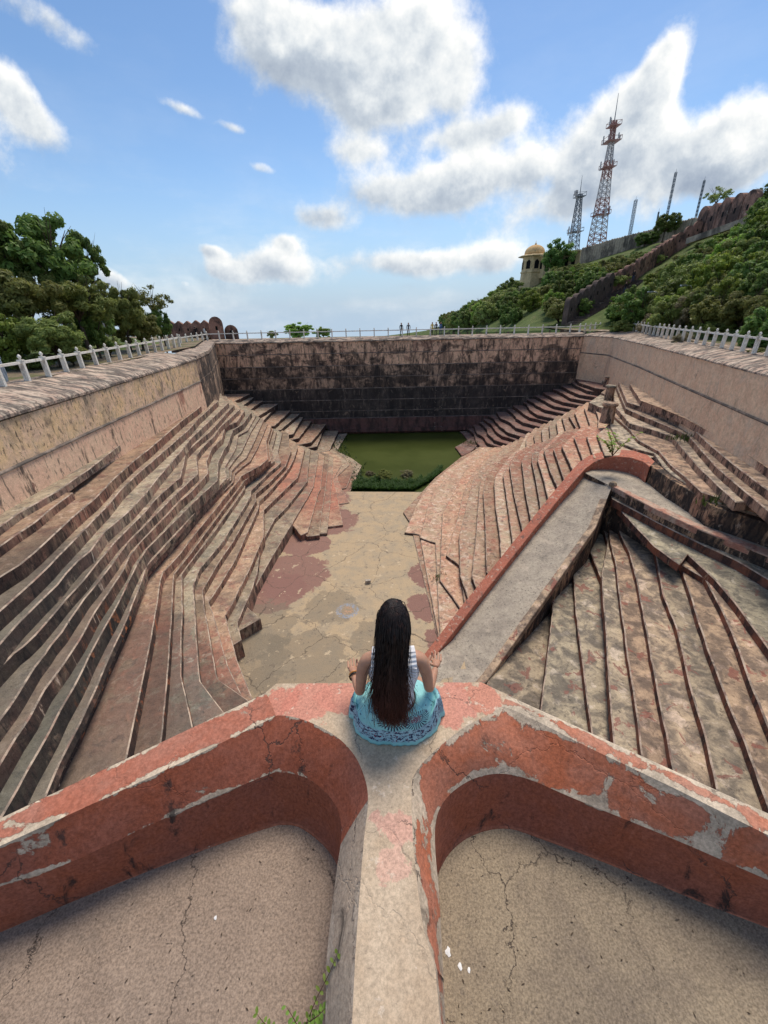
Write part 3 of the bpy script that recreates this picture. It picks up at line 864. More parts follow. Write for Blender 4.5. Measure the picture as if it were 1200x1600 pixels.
for i in range(len(rows) - 1):
    for c_ in range(NC + 1):
        fs.append((i * W + c_, (i + 1) * W + c_, (i + 1) * W + c_ + 1, i * W + c_ + 1))
        fm.append(0 if c_ < NC else 1)
obj('ramp_floor', vs, fs, [M_canal, M_canal_wall], ch, fm, smooth=False)
off = (I_B - I_A).to_2d().normalized()
off = V3((off.y, -off.x))
if off.dot((o_in[3] - I_A.to_2d())) < 0:
    off = -off
inn2 = [b_.to_2d() - off * 0.02 for a_, b_ in rows[4:]]
ribbon('inner_kerb', inn2, [q + off * 0.42 for q in inn2], [b_.z + 0.10 for a_, b_ in rows[4:]], [b_.z - 0.4 for a_, b_ in rows[4:]], [M_tread_p], ch, top_drop=0.07, jit=0.05)
rb2 = xy([(957, 756), (1025, 789), (1091, 819), (1150, 842), (1200, 860)], ZCF)
M_pinkedge = weathered('worn_pink_edge', (0.50, 0.30, 0.22), (0.46, 0.35, 0.27), [(REDP, 1.2, (1, 1, 1), 0.52, 0.06, 0.7), (DARK, 2.5, (1, 1, 1), 0.60, 0.05, 0.6)], bump=0.03)
ribbon('pink_kerb', ext(rbi), ext(rb2), ZCF + 0.05, ZCF - 0.3, [M_pinkedge], ch)
mb = MB()
mb.lathe([(0.24, 0), (0.27, 0.1), (0.2, 0.26), (0.08, 0.33)], P(957, 759, ZCF), 9)
mb.obj('corner_knob', [M_tread_p], ch, world=True)

# ------------------------------------------------------------------ right flight between the channel and the floor
RIGHT = [
    (-9.85, [(968, 740), (945, 712), (933, 678), (946, 668)]),
    (-10.2, [(945, 745), (928, 716), (917, 682), (934, 668), (935, 653), (928, 632)]),
    (-10.55, [(928, 745), (912, 722), (897, 683), (922, 664), (913, 638), (921, 630)]),
    (-10.9, [(908, 755), (895, 735), (878, 697), (907, 668), (898, 645), (912, 632)]),
    (-11.3, [(895, 768), (881, 749), (874, 728), (865, 702), (900, 668), (889, 650), (902, 636)]),
    (-11.7, [(886, 780), (872, 763), (860, 737), (852, 712), (850, 704), (884, 672), (878, 652), (890, 642)]),
    (-12.1, [(872, 800), (857, 782), (849, 747), (840, 719), (842, 707), (872, 678), (869, 660), (880, 648)]),
    (-12.5, [(860, 816), (845, 796), (838, 754), (831, 721), (832, 709), (860, 684), (858, 664), (868, 652)]),
    (-12.95, [(845, 836), (830, 814), (821, 770), (815, 721), (822, 708), (848, 690), (846, 672), (858, 658)]),
    (-13.4, [(832, 852), (817, 831), (804, 777), (796, 728), (811, 709), (836, 692), (834, 680), (846, 664)]),
    (-13.8, [(816, 870), (801, 849), (793, 789), (786, 742), (804, 710), (822, 698), (822, 686), (834, 670)]),
    (-14.2, [(798, 894), (783, 872), (781, 840), (774, 789), (772, 754), (775, 742), (798, 710), (812, 700), (822, 678)]),
    (-14.6, [(778, 915), (760, 893), (758, 817), (755, 770), (759, 744), (791, 709), (804, 700), (812, 684)]),
    (-15.0, [(750, 935), (737, 900), (744, 831), (749, 760), (752, 745), (781, 709), (792, 703), (802, 690)]),
    (-15.4, [(735, 945), (719, 900), (717, 838), (734, 770), (740, 747), (765, 714), (780, 706), (790, 696)]),
    (-15.7, [(717, 882), (697, 867), (713, 817), (724, 770), (735, 745), (757, 718), (768, 708), (776, 702)]),
    (-15.95, [(705, 930), (687, 906), (689, 849), (691, 802), (709, 768), (722, 742), (745, 718), (760, 707)]),
    (-16.15, [(680, 848), (656, 840), (668, 793), (677, 770), (692, 754), (718, 728), (748, 707)]),
    (-16.3, [(655, 835), (632, 832), (652, 786), (668, 762), (700, 733), (741, 707)]),
    (-16.42, [(640, 815), (630, 800), (652, 776), (680, 746), (720, 714), (736, 706)]),
]
rf = empty('step_flight', P(780, 820, -16.6), 'steep flight of red and cream patched steps between the floor and the red channel kerb', 'steps')
MID = [0.5 * (a_ + b_) for a_, b_ in zip(o_out, o_in)]
def clip_near(cc):
    """ends a step edge in the middle of the channel kerb"""
    a, b = cc[1], cc[0] + (cc[0] - cc[1]) * 1.5
    p, q = MID[0], MID[6]
    if i < 4:
        return cc
    d1, d2 = b - a, q - p
    den = d1.x * d2.y - d1.y * d2.x
    if abs(den) < 1e-6:
        return cc
    t = ((p.x - a.x) * d2.y - (p.y - a.y) * d2.x) / den
    if 0.0 < t < 1.0:
        return [a + d1 * t] + cc[1:]
    return cc


for i, (z, pts) in enumerate(RIGHT):
    cc = contour(pts, z)
    if i < 15:
        cc = clip_near(cc)
    zb = (RIGHT[i + 1][0] if i + 1 < len(RIGHT) else -17.3) - 0.06
    near = cc[0]
    east = [cc[-1] + V3((1.6, 2.2)), V3((27.0, 46.0)), V3((24.0, 30.0))]
    tail = [MID[k] for k in range(12, 0, -1) if CZ[k] > z + 0.04]
    if i < 4:
        cc = cc[1:]
    poly = cc + east + tail
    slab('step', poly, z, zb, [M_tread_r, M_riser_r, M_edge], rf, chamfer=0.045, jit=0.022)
# ------------------------------------------------------------------ far right flight, facing the camera beside the black wall
FARR = []
tips = [(722, 677), (729, 669), (737, 663), (745, 657), (754, 653), (761, 649), (768, 640), (785, 634), (795, 629), (805, 624), (812, 620), (830, 617), (842, 610), (856, 604), (866, 598), (880, 592), (890, 588)]
ends = [(744, 702), (752, 698), (762, 692), (772, 687), (785, 681), (795, 676), (806, 668), (818, 660), (828, 652), (840, 648), (852, 640), (866, 634), (880, 628), (893, 622), (905, 616), (918, 610), (930, 606)]
r0 = random.Random(3)
for i, (t, e) in enumerate(zip(tips, ends)):
    z = -16.85 + i * 0.47
    mx, my = (t[0] * 0.62 + e[0] * 0.38), (t[1] * 0.62 + e[1] * 0.38)
    k = r0.uniform(-3, 7)
    FARR.append((z, [t, (t[0] * .8 + e[0] * .2 + k * .5, t[1] * .8 + e[1] * .2 + r0.uniform(-2, 1)), (mx + k, my + r0.uniform(-1.5, 3.5)), (mx * .45 + e[0] * .55 - k * .6, my * .45 + e[1] * .55 + r0.uniform(-3.5, 1)), e]))
ff = empty('step_flight', P(800, 660, -14), 'distant flight of dark red broken steps climbing along the black end wall', 'steps')
M_tread_f = weathered('damp_tread', (0.26, 0.175, 0.145), (0.22, 0.13, 0.105), [(REDST, 0.6, (1, 1, 1), 0.52, 0.08, 0.7), (PALE, 1.6, (1, 1, 1), 0.62, 0.04, 0.6), (DARK, 1.6, (1, 1, 1), 0.58, 0.08, 0.7)], bump=0.06, bscale=4)
for i, (z, pts) in enumerate(FARR):
    cc = contour(pts, z)
    t0 = cc[0]
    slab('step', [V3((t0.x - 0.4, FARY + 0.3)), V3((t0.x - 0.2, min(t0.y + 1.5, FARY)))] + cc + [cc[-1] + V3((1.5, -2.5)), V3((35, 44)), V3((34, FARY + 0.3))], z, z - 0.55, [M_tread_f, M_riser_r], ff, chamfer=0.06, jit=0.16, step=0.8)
    if i in (0, 1):
        pass
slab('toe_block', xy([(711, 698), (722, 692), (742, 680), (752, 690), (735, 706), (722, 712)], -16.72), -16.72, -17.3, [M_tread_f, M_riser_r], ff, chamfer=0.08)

# ------------------------------------------------------------------ terraces under the right wall
TERR = [
    (-7.55, [(958, 566), (974, 580), (988, 605), (1002, 626), (1030, 636), (1068, 652), (1112, 676), (1144, 694), (1184, 720), (1200, 731)]),
    (-8.0, [(956, 572), (964, 590), (980, 628), (1000, 634), (1040, 647), (1078, 665), (1104, 690), (1132, 714), (1176, 748), (1200, 765)]),
    (-8.45, [(956, 585), (966, 610), (978, 638), (1000, 648), (1040, 664), (1076, 680), (1096, 704), (1120, 730), (1160, 764), (1200, 797)]),
    (-8.9, [(955, 600), (962, 636), (984, 661), (1020, 671), (1052, 682), (1066, 700), (1090, 728), (1130, 766), (1150, 784)]),
    (-9.35, [(955, 620), (960, 650), (984, 671), (998, 688), (1030, 705), (1048, 726), (1072, 746), (1096, 768)]),
]
tf = empty('step_flight', P(1080, 700, -8), 'long grey and buff terrace steps curving below the plastered wall on the right', 'steps')
rw_back = [RW_PTS[-1] + V3((0.6, 0)), RW_PTS[3] + V3((0.6, 0)), RW_PTS[2] + V3((0.6, 0)), RW_PTS[1] + V3((0.6, 0)), RW_PTS[0] + V3((0.6, 0))]
for i, (z, pts) in enumerate(TERR):
    cc = contour(pts, z)
    kx = extend(rb_out[-1], rb_out[-2], 6.5)
    kn = (rb_out[-1] - rb_out[-2]).normalized()
    kn = V3((-kn.y, kn.x)) if V3((-kn.y, kn.x)).x > 0 else V3((kn.y, -kn.x))
    c2 = cc + ([extend(cc[-1], cc[-2], 2.0)] if i < 3 else [rb_out[6] + kn * (0.9 if i == 3 else 0.25)]) + [kx + kn * (0.3 + 0.75 * (4 - i))]
    if i == 4:
        c2 = cc + [rb_out[4] + kn * 0.1, rb_out[5] + kn * 0.1, rb_out[6] + kn * 0.1, kx + kn * 0.1]
    st_ = [cc[0] + V3((0.3, 3.0))]
    slab('step', st_ + c2 + rw_back, z, z - 0.52 if i < 4 else -12.5, [M_tread_t, M_riser_t, M_edge], tf, chamfer=0.05, jit=0.03)
# the wide tread between the terraces and the channel kerb, and the fill behind the bend
cc = contour([(948, 640), (955, 668), (966, 690), (990, 700), (1022, 708)], -9.62)
slab('step', [cc[0] + V3((0, 4))] + cc + rb_out[1:] + [extend(rb_out[-1], rb_out[-2], 6.0)] + rw_back, -9.62, -12.6, [M_tread_t, M_riser_t], tf, chamfer=0.05)
slab('bench', contour([(1141, 676), (1170, 688), (1200, 703), (1300, 745)], -7.05) + [RW_PTS[-1] + V3((.4, 0)), RW_PTS[3] + V3((.6, 0))], -7.05, -7.6, [M_curb, M_curb], tf, chamfer=0.03)
# little stone stumps along the edge of the terraces
for j, (q, h, r) in enumerate((((948, 655), 1.55, 0.62), ((951, 621), 1.35, 0.5), ((949, 600), 1.0, 0.5))):
    base = P(q[0], q[1], -9.3 if j == 0 else -9.0)
    pt = empty('stone_stump', base, ('largest brown stone stump leaning at the near end of the terrace edge', 'middle one of three stone stumps on the terrace edge', 'darkest and farthest stone stump on the terrace edge')[j], 'stump', 'stone stumps on the terrace edge')
    mb = MB()
    mb.lathe([(r * 1.05, -0.3), (r, 0.1), (r * .9, h * .75), (r * .92, h * .8)], n=7)
    mb.obj('shaft', [M_riser_t], pt)
    mb = MB()
    mb.lathe([(r * 1.12, h * .8), (r * 1.16, h * .92), (r * 1.0, h)], n=7)
    mb.obj('cap', [M_tread_t], pt)

# ------------------------------------------------------------------ sunken steps between the channel and the near parapet
PIT = [
    (-11.6, [(957, 779), (1025, 815), (1075, 840), (1150, 875), (1200, 905)]),
    (-12.1, [(958, 785), (1022, 853), (1062, 882), (1075, 866), (1117, 905), (1151, 945), (1200, 1012)]),
    (-12.5, [(957, 787), (1022, 853), (1062, 880), (1101, 903), (1125, 947), (1143, 986), (1164, 1044), (1200, 1135)]),
    (-12.85, [(956, 789), (1022, 853), (1062, 879), (1077, 924), (1104, 1010), (1138, 1099), (1164, 1160), (1186, 1222)]),
    (-13.2, [(955, 792), (1022, 852), (1035, 926), (1056, 978), (1077, 1068), (1101, 1147), (1120, 1233)]),
    (-13.55, [(954, 795), (971, 838), (983, 862), (996, 912), (1012, 996), (1033, 1109), (1052, 1204)]),
    (-13.9, [(950, 800), (954, 850), (962, 881), (972, 965), (991, 1091), (1003, 1183)]),
    (-14.25, [(940, 815), (949, 846), (946, 870), (940, 898), (946, 980), (952, 1080), (958, 1150)]),
    (-14.65, [(905, 842), (920, 854), (928, 876), (940, 905), (946, 982), (953, 1082), (959, 1150)]),
    (-15.1, [(880, 870), (896, 892), (900, 960), (908, 1020), (918, 1100), (924, 1140)]),
    (-15.55, [(850, 920), (864, 942), (858, 1000), (846, 1098), (842, 1130)]),
    (-16.4, [(775, 1035), (762, 1062), (757, 1090), (752, 1120)]),
]
pf = empty('step_flight', P(1000, 1000, -16), 'sunken fan of broad stained steps between the channel and the near red parapet', 'steps')
for i, (z, pts) in enumerate(PIT):
    cc = contour(pts, z)
    near = extend(cc[-1], cc[-2], 7.0)
    zb = (PIT[i + 1][0] if i + 1 < len(PIT) else -17.4) - 0.06
    if i < 7:
        poly = cc + [near, V3((26, near.y)), V3((26, 14)), rbi[-1] + V3((0.2, 0.4)), rbi[2] + V3((0.2, 0.3)), rbi[1] + V3((0.1, 0.3)), apex + V3((0.15, 0.25))]
    else:
        poly = [extend(cc[0], cc[1], 1.2)] + cc + [near, V3((26, near.y)), V3((26, 14)), rbi[-1], rbi[2], rbi[1], apex + V3((0.15, 0.25))]
    slab('step', poly, z, zb, [M_tread_p, M_riser_p, M_edge], pf, chamfer=0.05, jit=0.03)
sheet('pit_floor', [(-2, 2), (22, 2), (22, 22), (10, 22)], -17.05, M_canal)
# ------------------------------------------------------------------ near parapet, landing and pier, with the two platform floors
ZL, ZB_, ZD = -2.12, -2.32, -2.64


def smooth_line(pts, n):
    """Catmull-Rom through plan points, n samples evenly by key"""
    out = []
    m = len(pts)
    for i in range(m - 1):
        p0, p1, p2, p3 = pts[max(i - 1, 0)], pts[i], pts[i + 1], pts[min(i + 2, m - 1)]
        for j in range(n):
            t = j / n
            out.append(0.5 * ((2 * p1) + (p2 - p0) * t + (2 * p0 - 5 * p1 + 4 * p2 - p3) * t * t + (3 * p1 - p0 - 3 * p2 + p3) * t ** 3))
    out.append(pts[-1])
    return out


def resample(line, n):
    d = [0.0]
    for a, b in zip(line, line[1:]):
        d.append(d[-1] + (b - a).length)
    out, k = [], 0
    for i in range(n):
        t = d[-1] * i / (n - 1)
        while k < len(line) - 2 and d[k + 1] < t:
            k += 1
        f = (t - d[k]) / max(1e-9, d[k + 1] - d[k])
        out.append(line[k].lerp(line[k + 1], f))
    return out


def keyline(px, z, n=10, near=1.2, far=1.2):
    k = xy(px, z)
    k = [extend(k[0], k[1], far)] + k + [extend(k[-1], k[-2], near)]
    return smooth_line(k, n)


CL = keyline([(0, 1322), (125, 1265), (265, 1200), (415, 1127), (438, 1118), (475, 1125), (520, 1147), (550, 1175), (568, 1210), (575, 1250), (568, 1320), (556, 1480), (550, 1600)], ZL)
BL = keyline([(0, 1385), (115, 1345), (250, 1282), (415, 1212), (440, 1207), (475, 1214), (505, 1234), (525, 1260), (533, 1290), (532, 1320), (526, 1360), (511, 1490), (508, 1600)], ZB_)
DL = keyline([(0, 1457), (135, 1400), (300, 1335), (415, 1295), (445, 1289), (470, 1294), (500, 1316), (519, 1338), (530, 1362), (533, 1395), (531, 1430), (520, 1540), (514, 1660)], ZD)
CR = keyline([(1200, 1305), (1050, 1230), (920, 1168), (795, 1107), (765, 1117), (725, 1137), (675, 1177), (648, 1210), (643, 1240), (646, 1320), (660, 1440), (680, 1515), (688, 1600)], ZL)
BR = keyline([(1200, 1375), (1050, 1310), (900, 1249), (830, 1219), (785, 1209), (745, 1215), (710, 1235), (688, 1262), (680, 1292), (681, 1340), (686, 1395), (693, 1530), (696, 1600)], ZB_)
DR = keyline([(1200, 1450), (1100, 1412), (950, 1350), (840, 1309), (800, 1296), (765, 1297), (730, 1310), (702, 1334), (684, 1368), (679, 1400), (681, 1440), (686, 1560), (690, 1650)], ZD)
OUT_L = xy([(0, 1278), (415, 1082), (432, 1068)], ZL)
OUT_R = xy([(752, 1066), (792, 1085), (1200, 1270)], ZL)


SPOTS = [(P(268, 1262, -2.26), .045), (P(262, 1225, -2.17), .035), (P(275, 1300, -2.42), .04), (P(462, 1165, -2.2), .035), (P(470, 1205, -2.3), .03), (P(25, 1405, -2.4), .03), (P(320, 1255, -2.32), .025), (P(100, 1310, -2.22), .03), (P(835, 1270, -2.45), .03), (P(810, 1290, -2.55), .025), (P(1120, 1385, -2.45), .035)]


def paint_mat(name, red1, red2, chip, crease_w, amount, dark_amt, spots=()):
    """red limewash on cream plaster; u along the band, v across it (0 = upper edge, 1 = lower edge)"""
    m, nt, b = new_mat(name, 0.88)
    pos = nt.node('ShaderNodeNewGeometry').outputs['Position']
    uv = nt.node('ShaderNodeUVMap', uv_map='UVMap').outputs[0]
    sp = nt.node('ShaderNodeSeparateXYZ', {0: uv})
    v = sp.outputs[1]
    base = nt.mix(nt.step(nt.noise(pos, 3.2, 7, 0.68, 0.4), 0.35, 0.65), red1, red2)
    scr = nt.noise(nt.scale(pos, (6, 6, 1.0)), 7.0, 5, 0.7)
    base = nt.mix(nt.math('MULTIPLY', nt.step(scr, 0.52, 0.75), 0.30), base, tuple(min(1, x * 1.55 + 0.05) for x in red1))
    edge = nt.math('MINIMUM', v, nt.math('SUBTRACT', 1.0, v))
    n1 = nt.noise(pos, 3.4, 8, 0.66, 0.7)
    n2 = nt.noise(pos, 11.0, 6, 0.7, 0.3)
    wear = nt.math('ADD', nt.math('ADD', n1, nt.math('MULTIPLY', nt.math('SUBTRACT', n2, 0.5), 0.30)), nt.math('MULTIPLY', nt.step(edge, crease_w, 0.0), 0.17))
    plas = nt.step(wear, amount, amount + 0.025)
    cream = nt.mix(nt.step(nt.noise(pos, 6, 6, 0.7), 0.35, 0.7), chip, tuple(x * 0.62 for x in chip))
    c = nt.mix(plas, base, cream)
    rim = nt.math('MULTIPLY', nt.step(nt.math('ABSOLUTE', nt.math('SUBTRACT', wear, amount + 0.005)), 0.014, 0.0), 0.55)
    c = nt.mix(rim, c, (0.22, 0.15, 0.115))
    crk = nt.voro(nt.vmath('ADD', pos, nt.vmath('MULTIPLY', nt.noise(pos, 4.0, 5, 0.65, out='Color'), (0.25, 0.25, 0.25))), 1.9, 'DISTANCE_TO_EDGE')
    c = nt.mix(nt.math('MULTIPLY', nt.step(crk, 0.009, 0.003), nt.step(nt.noise(pos, 1.6, 3, 0.6), 0.50, 0.58, 0, 0.75)), c, (0.06, 0.045, 0.038))
    soot = nt.noise(nt.vmath('ADD', nt.scale(pos, (1, 1, 0.5)), (3, 8, 1)), 4.2, 7, 0.72, 0.6)
    c = nt.mix(nt.math('MULTIPLY', nt.step(soot, 0.575, 0.66), dark_amt), c, (0.035, 0.028, 0.025))
    for q, r_ in spots:
        dd = nt.vmath('DISTANCE', nt.scale(pos, (1, 1, 0.22)), (q.x, q.y, q.z * 0.22))
        dd = nt.math('ADD', dd, nt.math('MULTIPLY', nt.math('SUBTRACT', nt.noise(nt.scale(pos, (1, 1, 0.4)), 26, 7, 0.8), 0.5), r_ * 4.5))
        c = nt.mix(nt.math('MULTIPLY', nt.step(dd, r_ * 0.8, r_ * 0.1), 0.8), c, (0.045, 0.034, 0.03))
    g = nt.step(nt.noise(pos, 55, 5, 0.75), 0.25, 0.75, 0.68, 1.30)
    c = nt.mix(1.0, c, nt.node('ShaderNodeCombineColor', {0: g, 1: g, 2: g}).outputs[0], 'MULTIPLY')
    nt.set(b.inputs['Base Color'], c)
    h = nt.math('ADD', nt.math('ADD', nt.math('MULTIPLY', plas, -0.35), nt.math('MULTIPLY', nt.noise(pos, 24, 6, 0.7), 0.9)), nt.math('MULTIPLY', nt.step(crk, 0.0, 0.012), 0.5))
    nt.set(b.inputs['Normal'], nt.node('ShaderNodeBump', {'Strength': 0.75, 'Distance': 0.006, 'Height': h}).outputs[0])
    return m


CHIP = (0.52, 0.41, 0.30)
M_red_l = paint_mat('red_limewash', (0.29, 0.082, 0.042), (0.31, 0.105, 0.065), CHIP, 0.14, 0.655, 0.8, SPOTS)
M_red_r = paint_mat('faded_red_limewash', (0.45, 0.135, 0.064), (0.43, 0.17, 0.105), (0.60, 0.47, 0.34), 0.26, 0.575, 0.5)
M_red_in = paint_mat('dark_red_limewash', (0.31, 0.094, 0.048), (0.29, 0.10, 0.062), CHIP, 0.06, 0.70, 0.9, SPOTS)
M_topl = paint_mat('red_limewash_coping', (0.37, 0.125, 0.076), (0.37, 0.16, 0.11), (0.60, 0.48, 0.35), 0.25, 0.62, 0.45)
M_topr = paint_mat('worn_red_coping', (0.44, 0.155, 0.088), (0.44, 0.22, 0.15), (0.62, 0.50, 0.37), 0.5, 0.55, 0.6)
M_greybev = paint_mat('grey_plaster_bevel', (0.36, 0.285, 0.215), (0.40, 0.30, 0.22), (0.48, 0.38, 0.29), 0.3, 0.60, 0.7)

mt, nt, b = new_mat('landing_plaster', 0.88)          # cream plaster with worn pink wash on the landing
pos = nt.node('ShaderNodeNewGeometry').outputs['Position']
c = nt.mix(nt.step(nt.noise(pos, 5, 7, 0.7), 0.35, 0.68), (0.53, 0.41, 0.29), (0.44, 0.325, 0.22))
n1 = nt.noise(pos, 4.2, 8, 0.68, 0.5)
for q, r, colr in [((480, 1098), 0.17, (0.55, 0.23, 0.165)), ((530, 1090), 0.13, (0.55, 0.23, 0.165)), ((440, 1095), 0.12, (0.52, 0.2, 0.14)), ((705, 1100), 0.15, (0.56, 0.24, 0.175)), ((755, 1090), 0.11, (0.53, 0.22, 0.15)),
                   ((612, 1290), 0.085, (0.58, 0.33, 0.25)), ((612, 1345), 0.07, (0.58, 0.36, 0.27))]:
    d = nt.vmath('DISTANCE', pos, tuple(P(*q, ZL)))
    d = nt.math('ADD', d, nt.math('MULTIPLY', nt.math('SUBTRACT', n1, 0.5), 0.34))
    c = nt.mix(nt.math('MULTIPLY', nt.step(d, r * 1.06, r * 0.94), 0.9), c, colr)
c = nt.mix(nt.math('MULTIPLY', nt.step(nt.noise(pos, 9, 7, 0.7), 0.60, 0.64), 0.7), c, (0.64, 0.52, 0.40))
crk = nt.voro(nt.vmath('ADD', pos, nt.vmath('MULTIPLY', nt.noise(pos, 3.5, 5, 0.65, out='Color'), (0.35, 0.35, 0))), 2.3, 'DISTANCE_TO_EDGE')
c = nt.mix(nt.math('MULTIPLY', nt.step(crk, 0.006, 0.002), nt.step(nt.noise(pos, 1.9, 3, 0.6), 0.48, 0.56, 0, 0.75)), c, (0.12, 0.09, 0.07))
sp_ = nt.noise(pos, 38, 5, 0.7)
c = nt.mix(nt.math('MULTIPLY', nt.step(sp_, 0.60, 0.72), 0.5), c, (0.17, 0.13, 0.10))
g = nt.step(nt.noise(pos, 80, 5, 0.75), 0.25, 0.75, 0.68, 1.30)
c = nt.mix(1.0, c, nt.node('ShaderNodeCombineColor', {0: g, 1: g, 2: g}).outputs[0], 'MULTIPLY')
nt.set(b.inputs['Base Color'], c)
nt.set(b.inputs['Normal'], nt.node('ShaderNodeBump', {'Strength': 0.7, 'Distance': 0.005, 'Height': nt.math('ADD', nt.noise(pos, 30, 6, 0.72), nt.math('MULTIPLY', nt.step(crk, 0, 0.012), 0.6))}).outputs[0])
M_landing = mt


def band(name, upper, zu, lower, zl, mat, parent, rows=8, n=240, bulge=0.0, flip=False, jit=0.004):
    """a painted band between two edge lines, with UVs along and across it"""
    U, Lw = resample(upper, n), resample(lower, n)
    vs, fs, uvs = [], [], []
    s = 0.0
    for i in range(n):
        if i:
            s += (U[i] - U[i - 1]).length
        for j in range(rows + 1):
            v = j / rows
            q = U[i].lerp(Lw[i], v)
            z = zu + (zl - zu) * v + bulge * math.sin(math.pi * v)
            p = V3((q.x, q.y, z))
            if 0 < j < rows:
                w = mnoise.noise(p * 6.0) * jit
                p += V3((w, w * 0.6, w))
            vs.append(p)
            uvs.append((s, v))
    for i in range(n - 1):
        for j in range(rows):
            k = i * (rows + 1) + j
            f = (k, k + 1, k + rows + 2, k + rows + 1)
            fs.append(tuple(reversed(f)) if flip else f)
    inv = Matrix.Translation(parent.location).inverted()
    me = mesh(name, [inv @ v for v in vs], fs, [mat], smooth=True)
    uvl = me.uv_layers.new(name='UVMap')
    for lp in me.loops:
        uvl.data[lp.index].uv = uvs[lp.vertex_index]
    return link_mesh(name, me, parent)


pw = empty('parapet_wall', (0, 1.75, ZL), 'low red washed parapet with two arms, a landing and a narrow pier at the camera', 'parapet')
KEY = 13 + 2


def split(line, a, b):
    """part of a key line between two of its 14 spans (10 samples each)"""
    return line[int(a * 10):int(b * 10) + 1]


ARM, TURN = 5, 10                                    # spans: 0-5 along the arm, 5-10 round the corner, rest the pier
for (C_, B2, D_, m1, m2, mi, fl_) in ((CL, BL, DL, M_red_l, M_greybev, M_red_in, False), (CR, BR, DR, M_red_r, M_red_r, M_red_in, True)):
    band('bevel', split(C_, 0, TURN), ZL, split(B2, 0, TURN), ZB_, m1, pw, bulge=0.012, flip=not fl_)
    band('pier_bevel', split(C_, TURN, 14), ZL, split(B2, TURN, 14), ZB_, m2, pw, n=80, bulge=0.012, flip=not fl_)
    band('inner_face', B2, ZB_, D_, ZD - 0.03, mi, pw, rows=6, flip=not fl_)
# coping strips along the arms, then the landing and pier top
cl_arm, cr_arm = split(CL, 0, 4.4), split(CR, 0, 4.2)
ol = [extend(OUT_L[0], OUT_L[1], 1.2 + 0.0)] + OUT_L[:2]
orr = [extend(OUT_R[2], OUT_R[1], 1.2), OUT_R[2], OUT_R[1]]
band('coping', [V3(q) for q in ol], ZL - 0.004, cl_arm, ZL, M_topl, pw, rows=5, n=160, bulge=0.006, flip=False)
band('coping', [V3(q) for q in orr], ZL - 0.004, cr_arm, ZL, M_topr, pw, rows=5, n=160, bulge=0.006, flip=True)
land = [OUT_L[1], OUT_L[2], OUT_R[0], OUT_R[1]] + CR[42:] + list(reversed(CL[44:]))
lp = [V3((q.x, q.y, 0)) for q in land]
if area2(lp) < 0:
    lp.reverse()
fs = []
for t in tessellate_polygon([lp]):
    a, b_, c_ = (lp[i] for i in t)
    if (b_ - a).x * (c_ - a).y - (b_ - a).y * (c_ - a).x < 0:
        t = (t[0], t[2], t[1])
    fs.append(tuple(t))
obj('landing', [V3((q.x, q.y, ZL)) for q in lp], fs, [M_landing], pw)
outer = [extend(OUT_L[0], OUT_L[1], 1.2)] + OUT_L + OUT_R + [extend(OUT_R[2], OUT_R[1], 1.2)]
outd = densify(outer, 0.12, 0.006, closed=False)
lowr = [q + V3((0, 0.03)) for q in outd]
band('outer_face', outd, ZL - 0.004, lowr, -17.0, M_canal_wall, pw, rows=12, n=120, flip=True)

M_plat = {}
for nm, c1, c2, seed in (('left', (0.30, 0.225, 0.17), (0.25, 0.185, 0.14), 0.0), ('right', (0.285, 0.225, 0.155), (0.21, 0.165, 0.12), 40.0)):
    mp, nt, b = new_mat('platform_plaster', 0.9)
    pos = nt.vmath('ADD', nt.node('ShaderNodeNewGeometry').outputs['Position'], (seed, 0, 0))
    c = nt.mix(nt.step(nt.noise(pos, 2.6, 7, 0.66, 0.3), 0.36, 0.66), c1, c2)
    c = nt.mix(nt.math('MULTIPLY', nt.step(nt.noise(pos, 1.7, 7, 0.7), 0.56, 0.7), 0.55), c, (0.17, 0.135, 0.11))
    c = nt.mix(nt.math('MULTIPLY', nt.step(nt.noise(pos, 34 if nm == 'right' else 22, 5, 0.72), 0.58, 0.7), 0.65 if nm == 'right' else 0.35), c, (0.13, 0.105, 0.085))
    c = nt.mix(nt.math('MULTIPLY', nt.step(nt.noise(nt.scale(pos, (1, 2.4, 1)), 9, 5, 0.7), 0.665, 0.69), 0.8), c, (0.05, 0.042, 0.037))
    wv = nt.vmath('ADD', pos, nt.vmath('MULTIPLY', nt.noise(pos, 2.6, 6, 0.68, out='Color'), (0.5, 0.5, 0)))
    crk = nt.voro(wv, 1.35, 'DISTANCE_TO_EDGE', 0.9)
    cm = nt.math('MULTIPLY', nt.step(crk, 0.0065, 0.002), nt.step(nt.noise(pos, 1.1, 2, 0.5), 0.44, 0.52, 0, 0.85))
    c = nt.mix(cm, c, (0.065, 0.05, 0.042))
    crk2 = nt.voro(wv, 5.5, 'DISTANCE_TO_EDGE', 1.0)
    c = nt.mix(nt.math('MULTIPLY', nt.step(crk2, 0.012, 0.004), nt.step(nt.noise(pos, 2.1, 3, 0.6), 0.54, 0.60, 0, 0.5)), c, (0.09, 0.07, 0.058))
    g = nt.step(nt.noise(pos, 95, 5, 0.78), 0.27, 0.73, 0.55, 1.45)
    c = nt.mix(1.0, c, nt.node('ShaderNodeCombineColor', {0: g, 1: g, 2: g}).outputs[0], 'MULTIPLY')
    nt.set(b.inputs['Base Color'], c)
    h = nt.math('ADD', nt.math('ADD', nt.noise(pos, 36, 7, 0.75), nt.math('MULTIPLY', nt.noise(pos, 7, 4, 0.6), 1.5)), nt.math('MULTIPLY', nt.step(crk, 0, 0.008), 0.5))
    nt.set(b.inputs['Normal'], nt.node('ShaderNodeBump', {'Strength': 0.8, 'Distance': 0.006, 'Height': h}).outputs[0])
    M_plat[nm] = mp
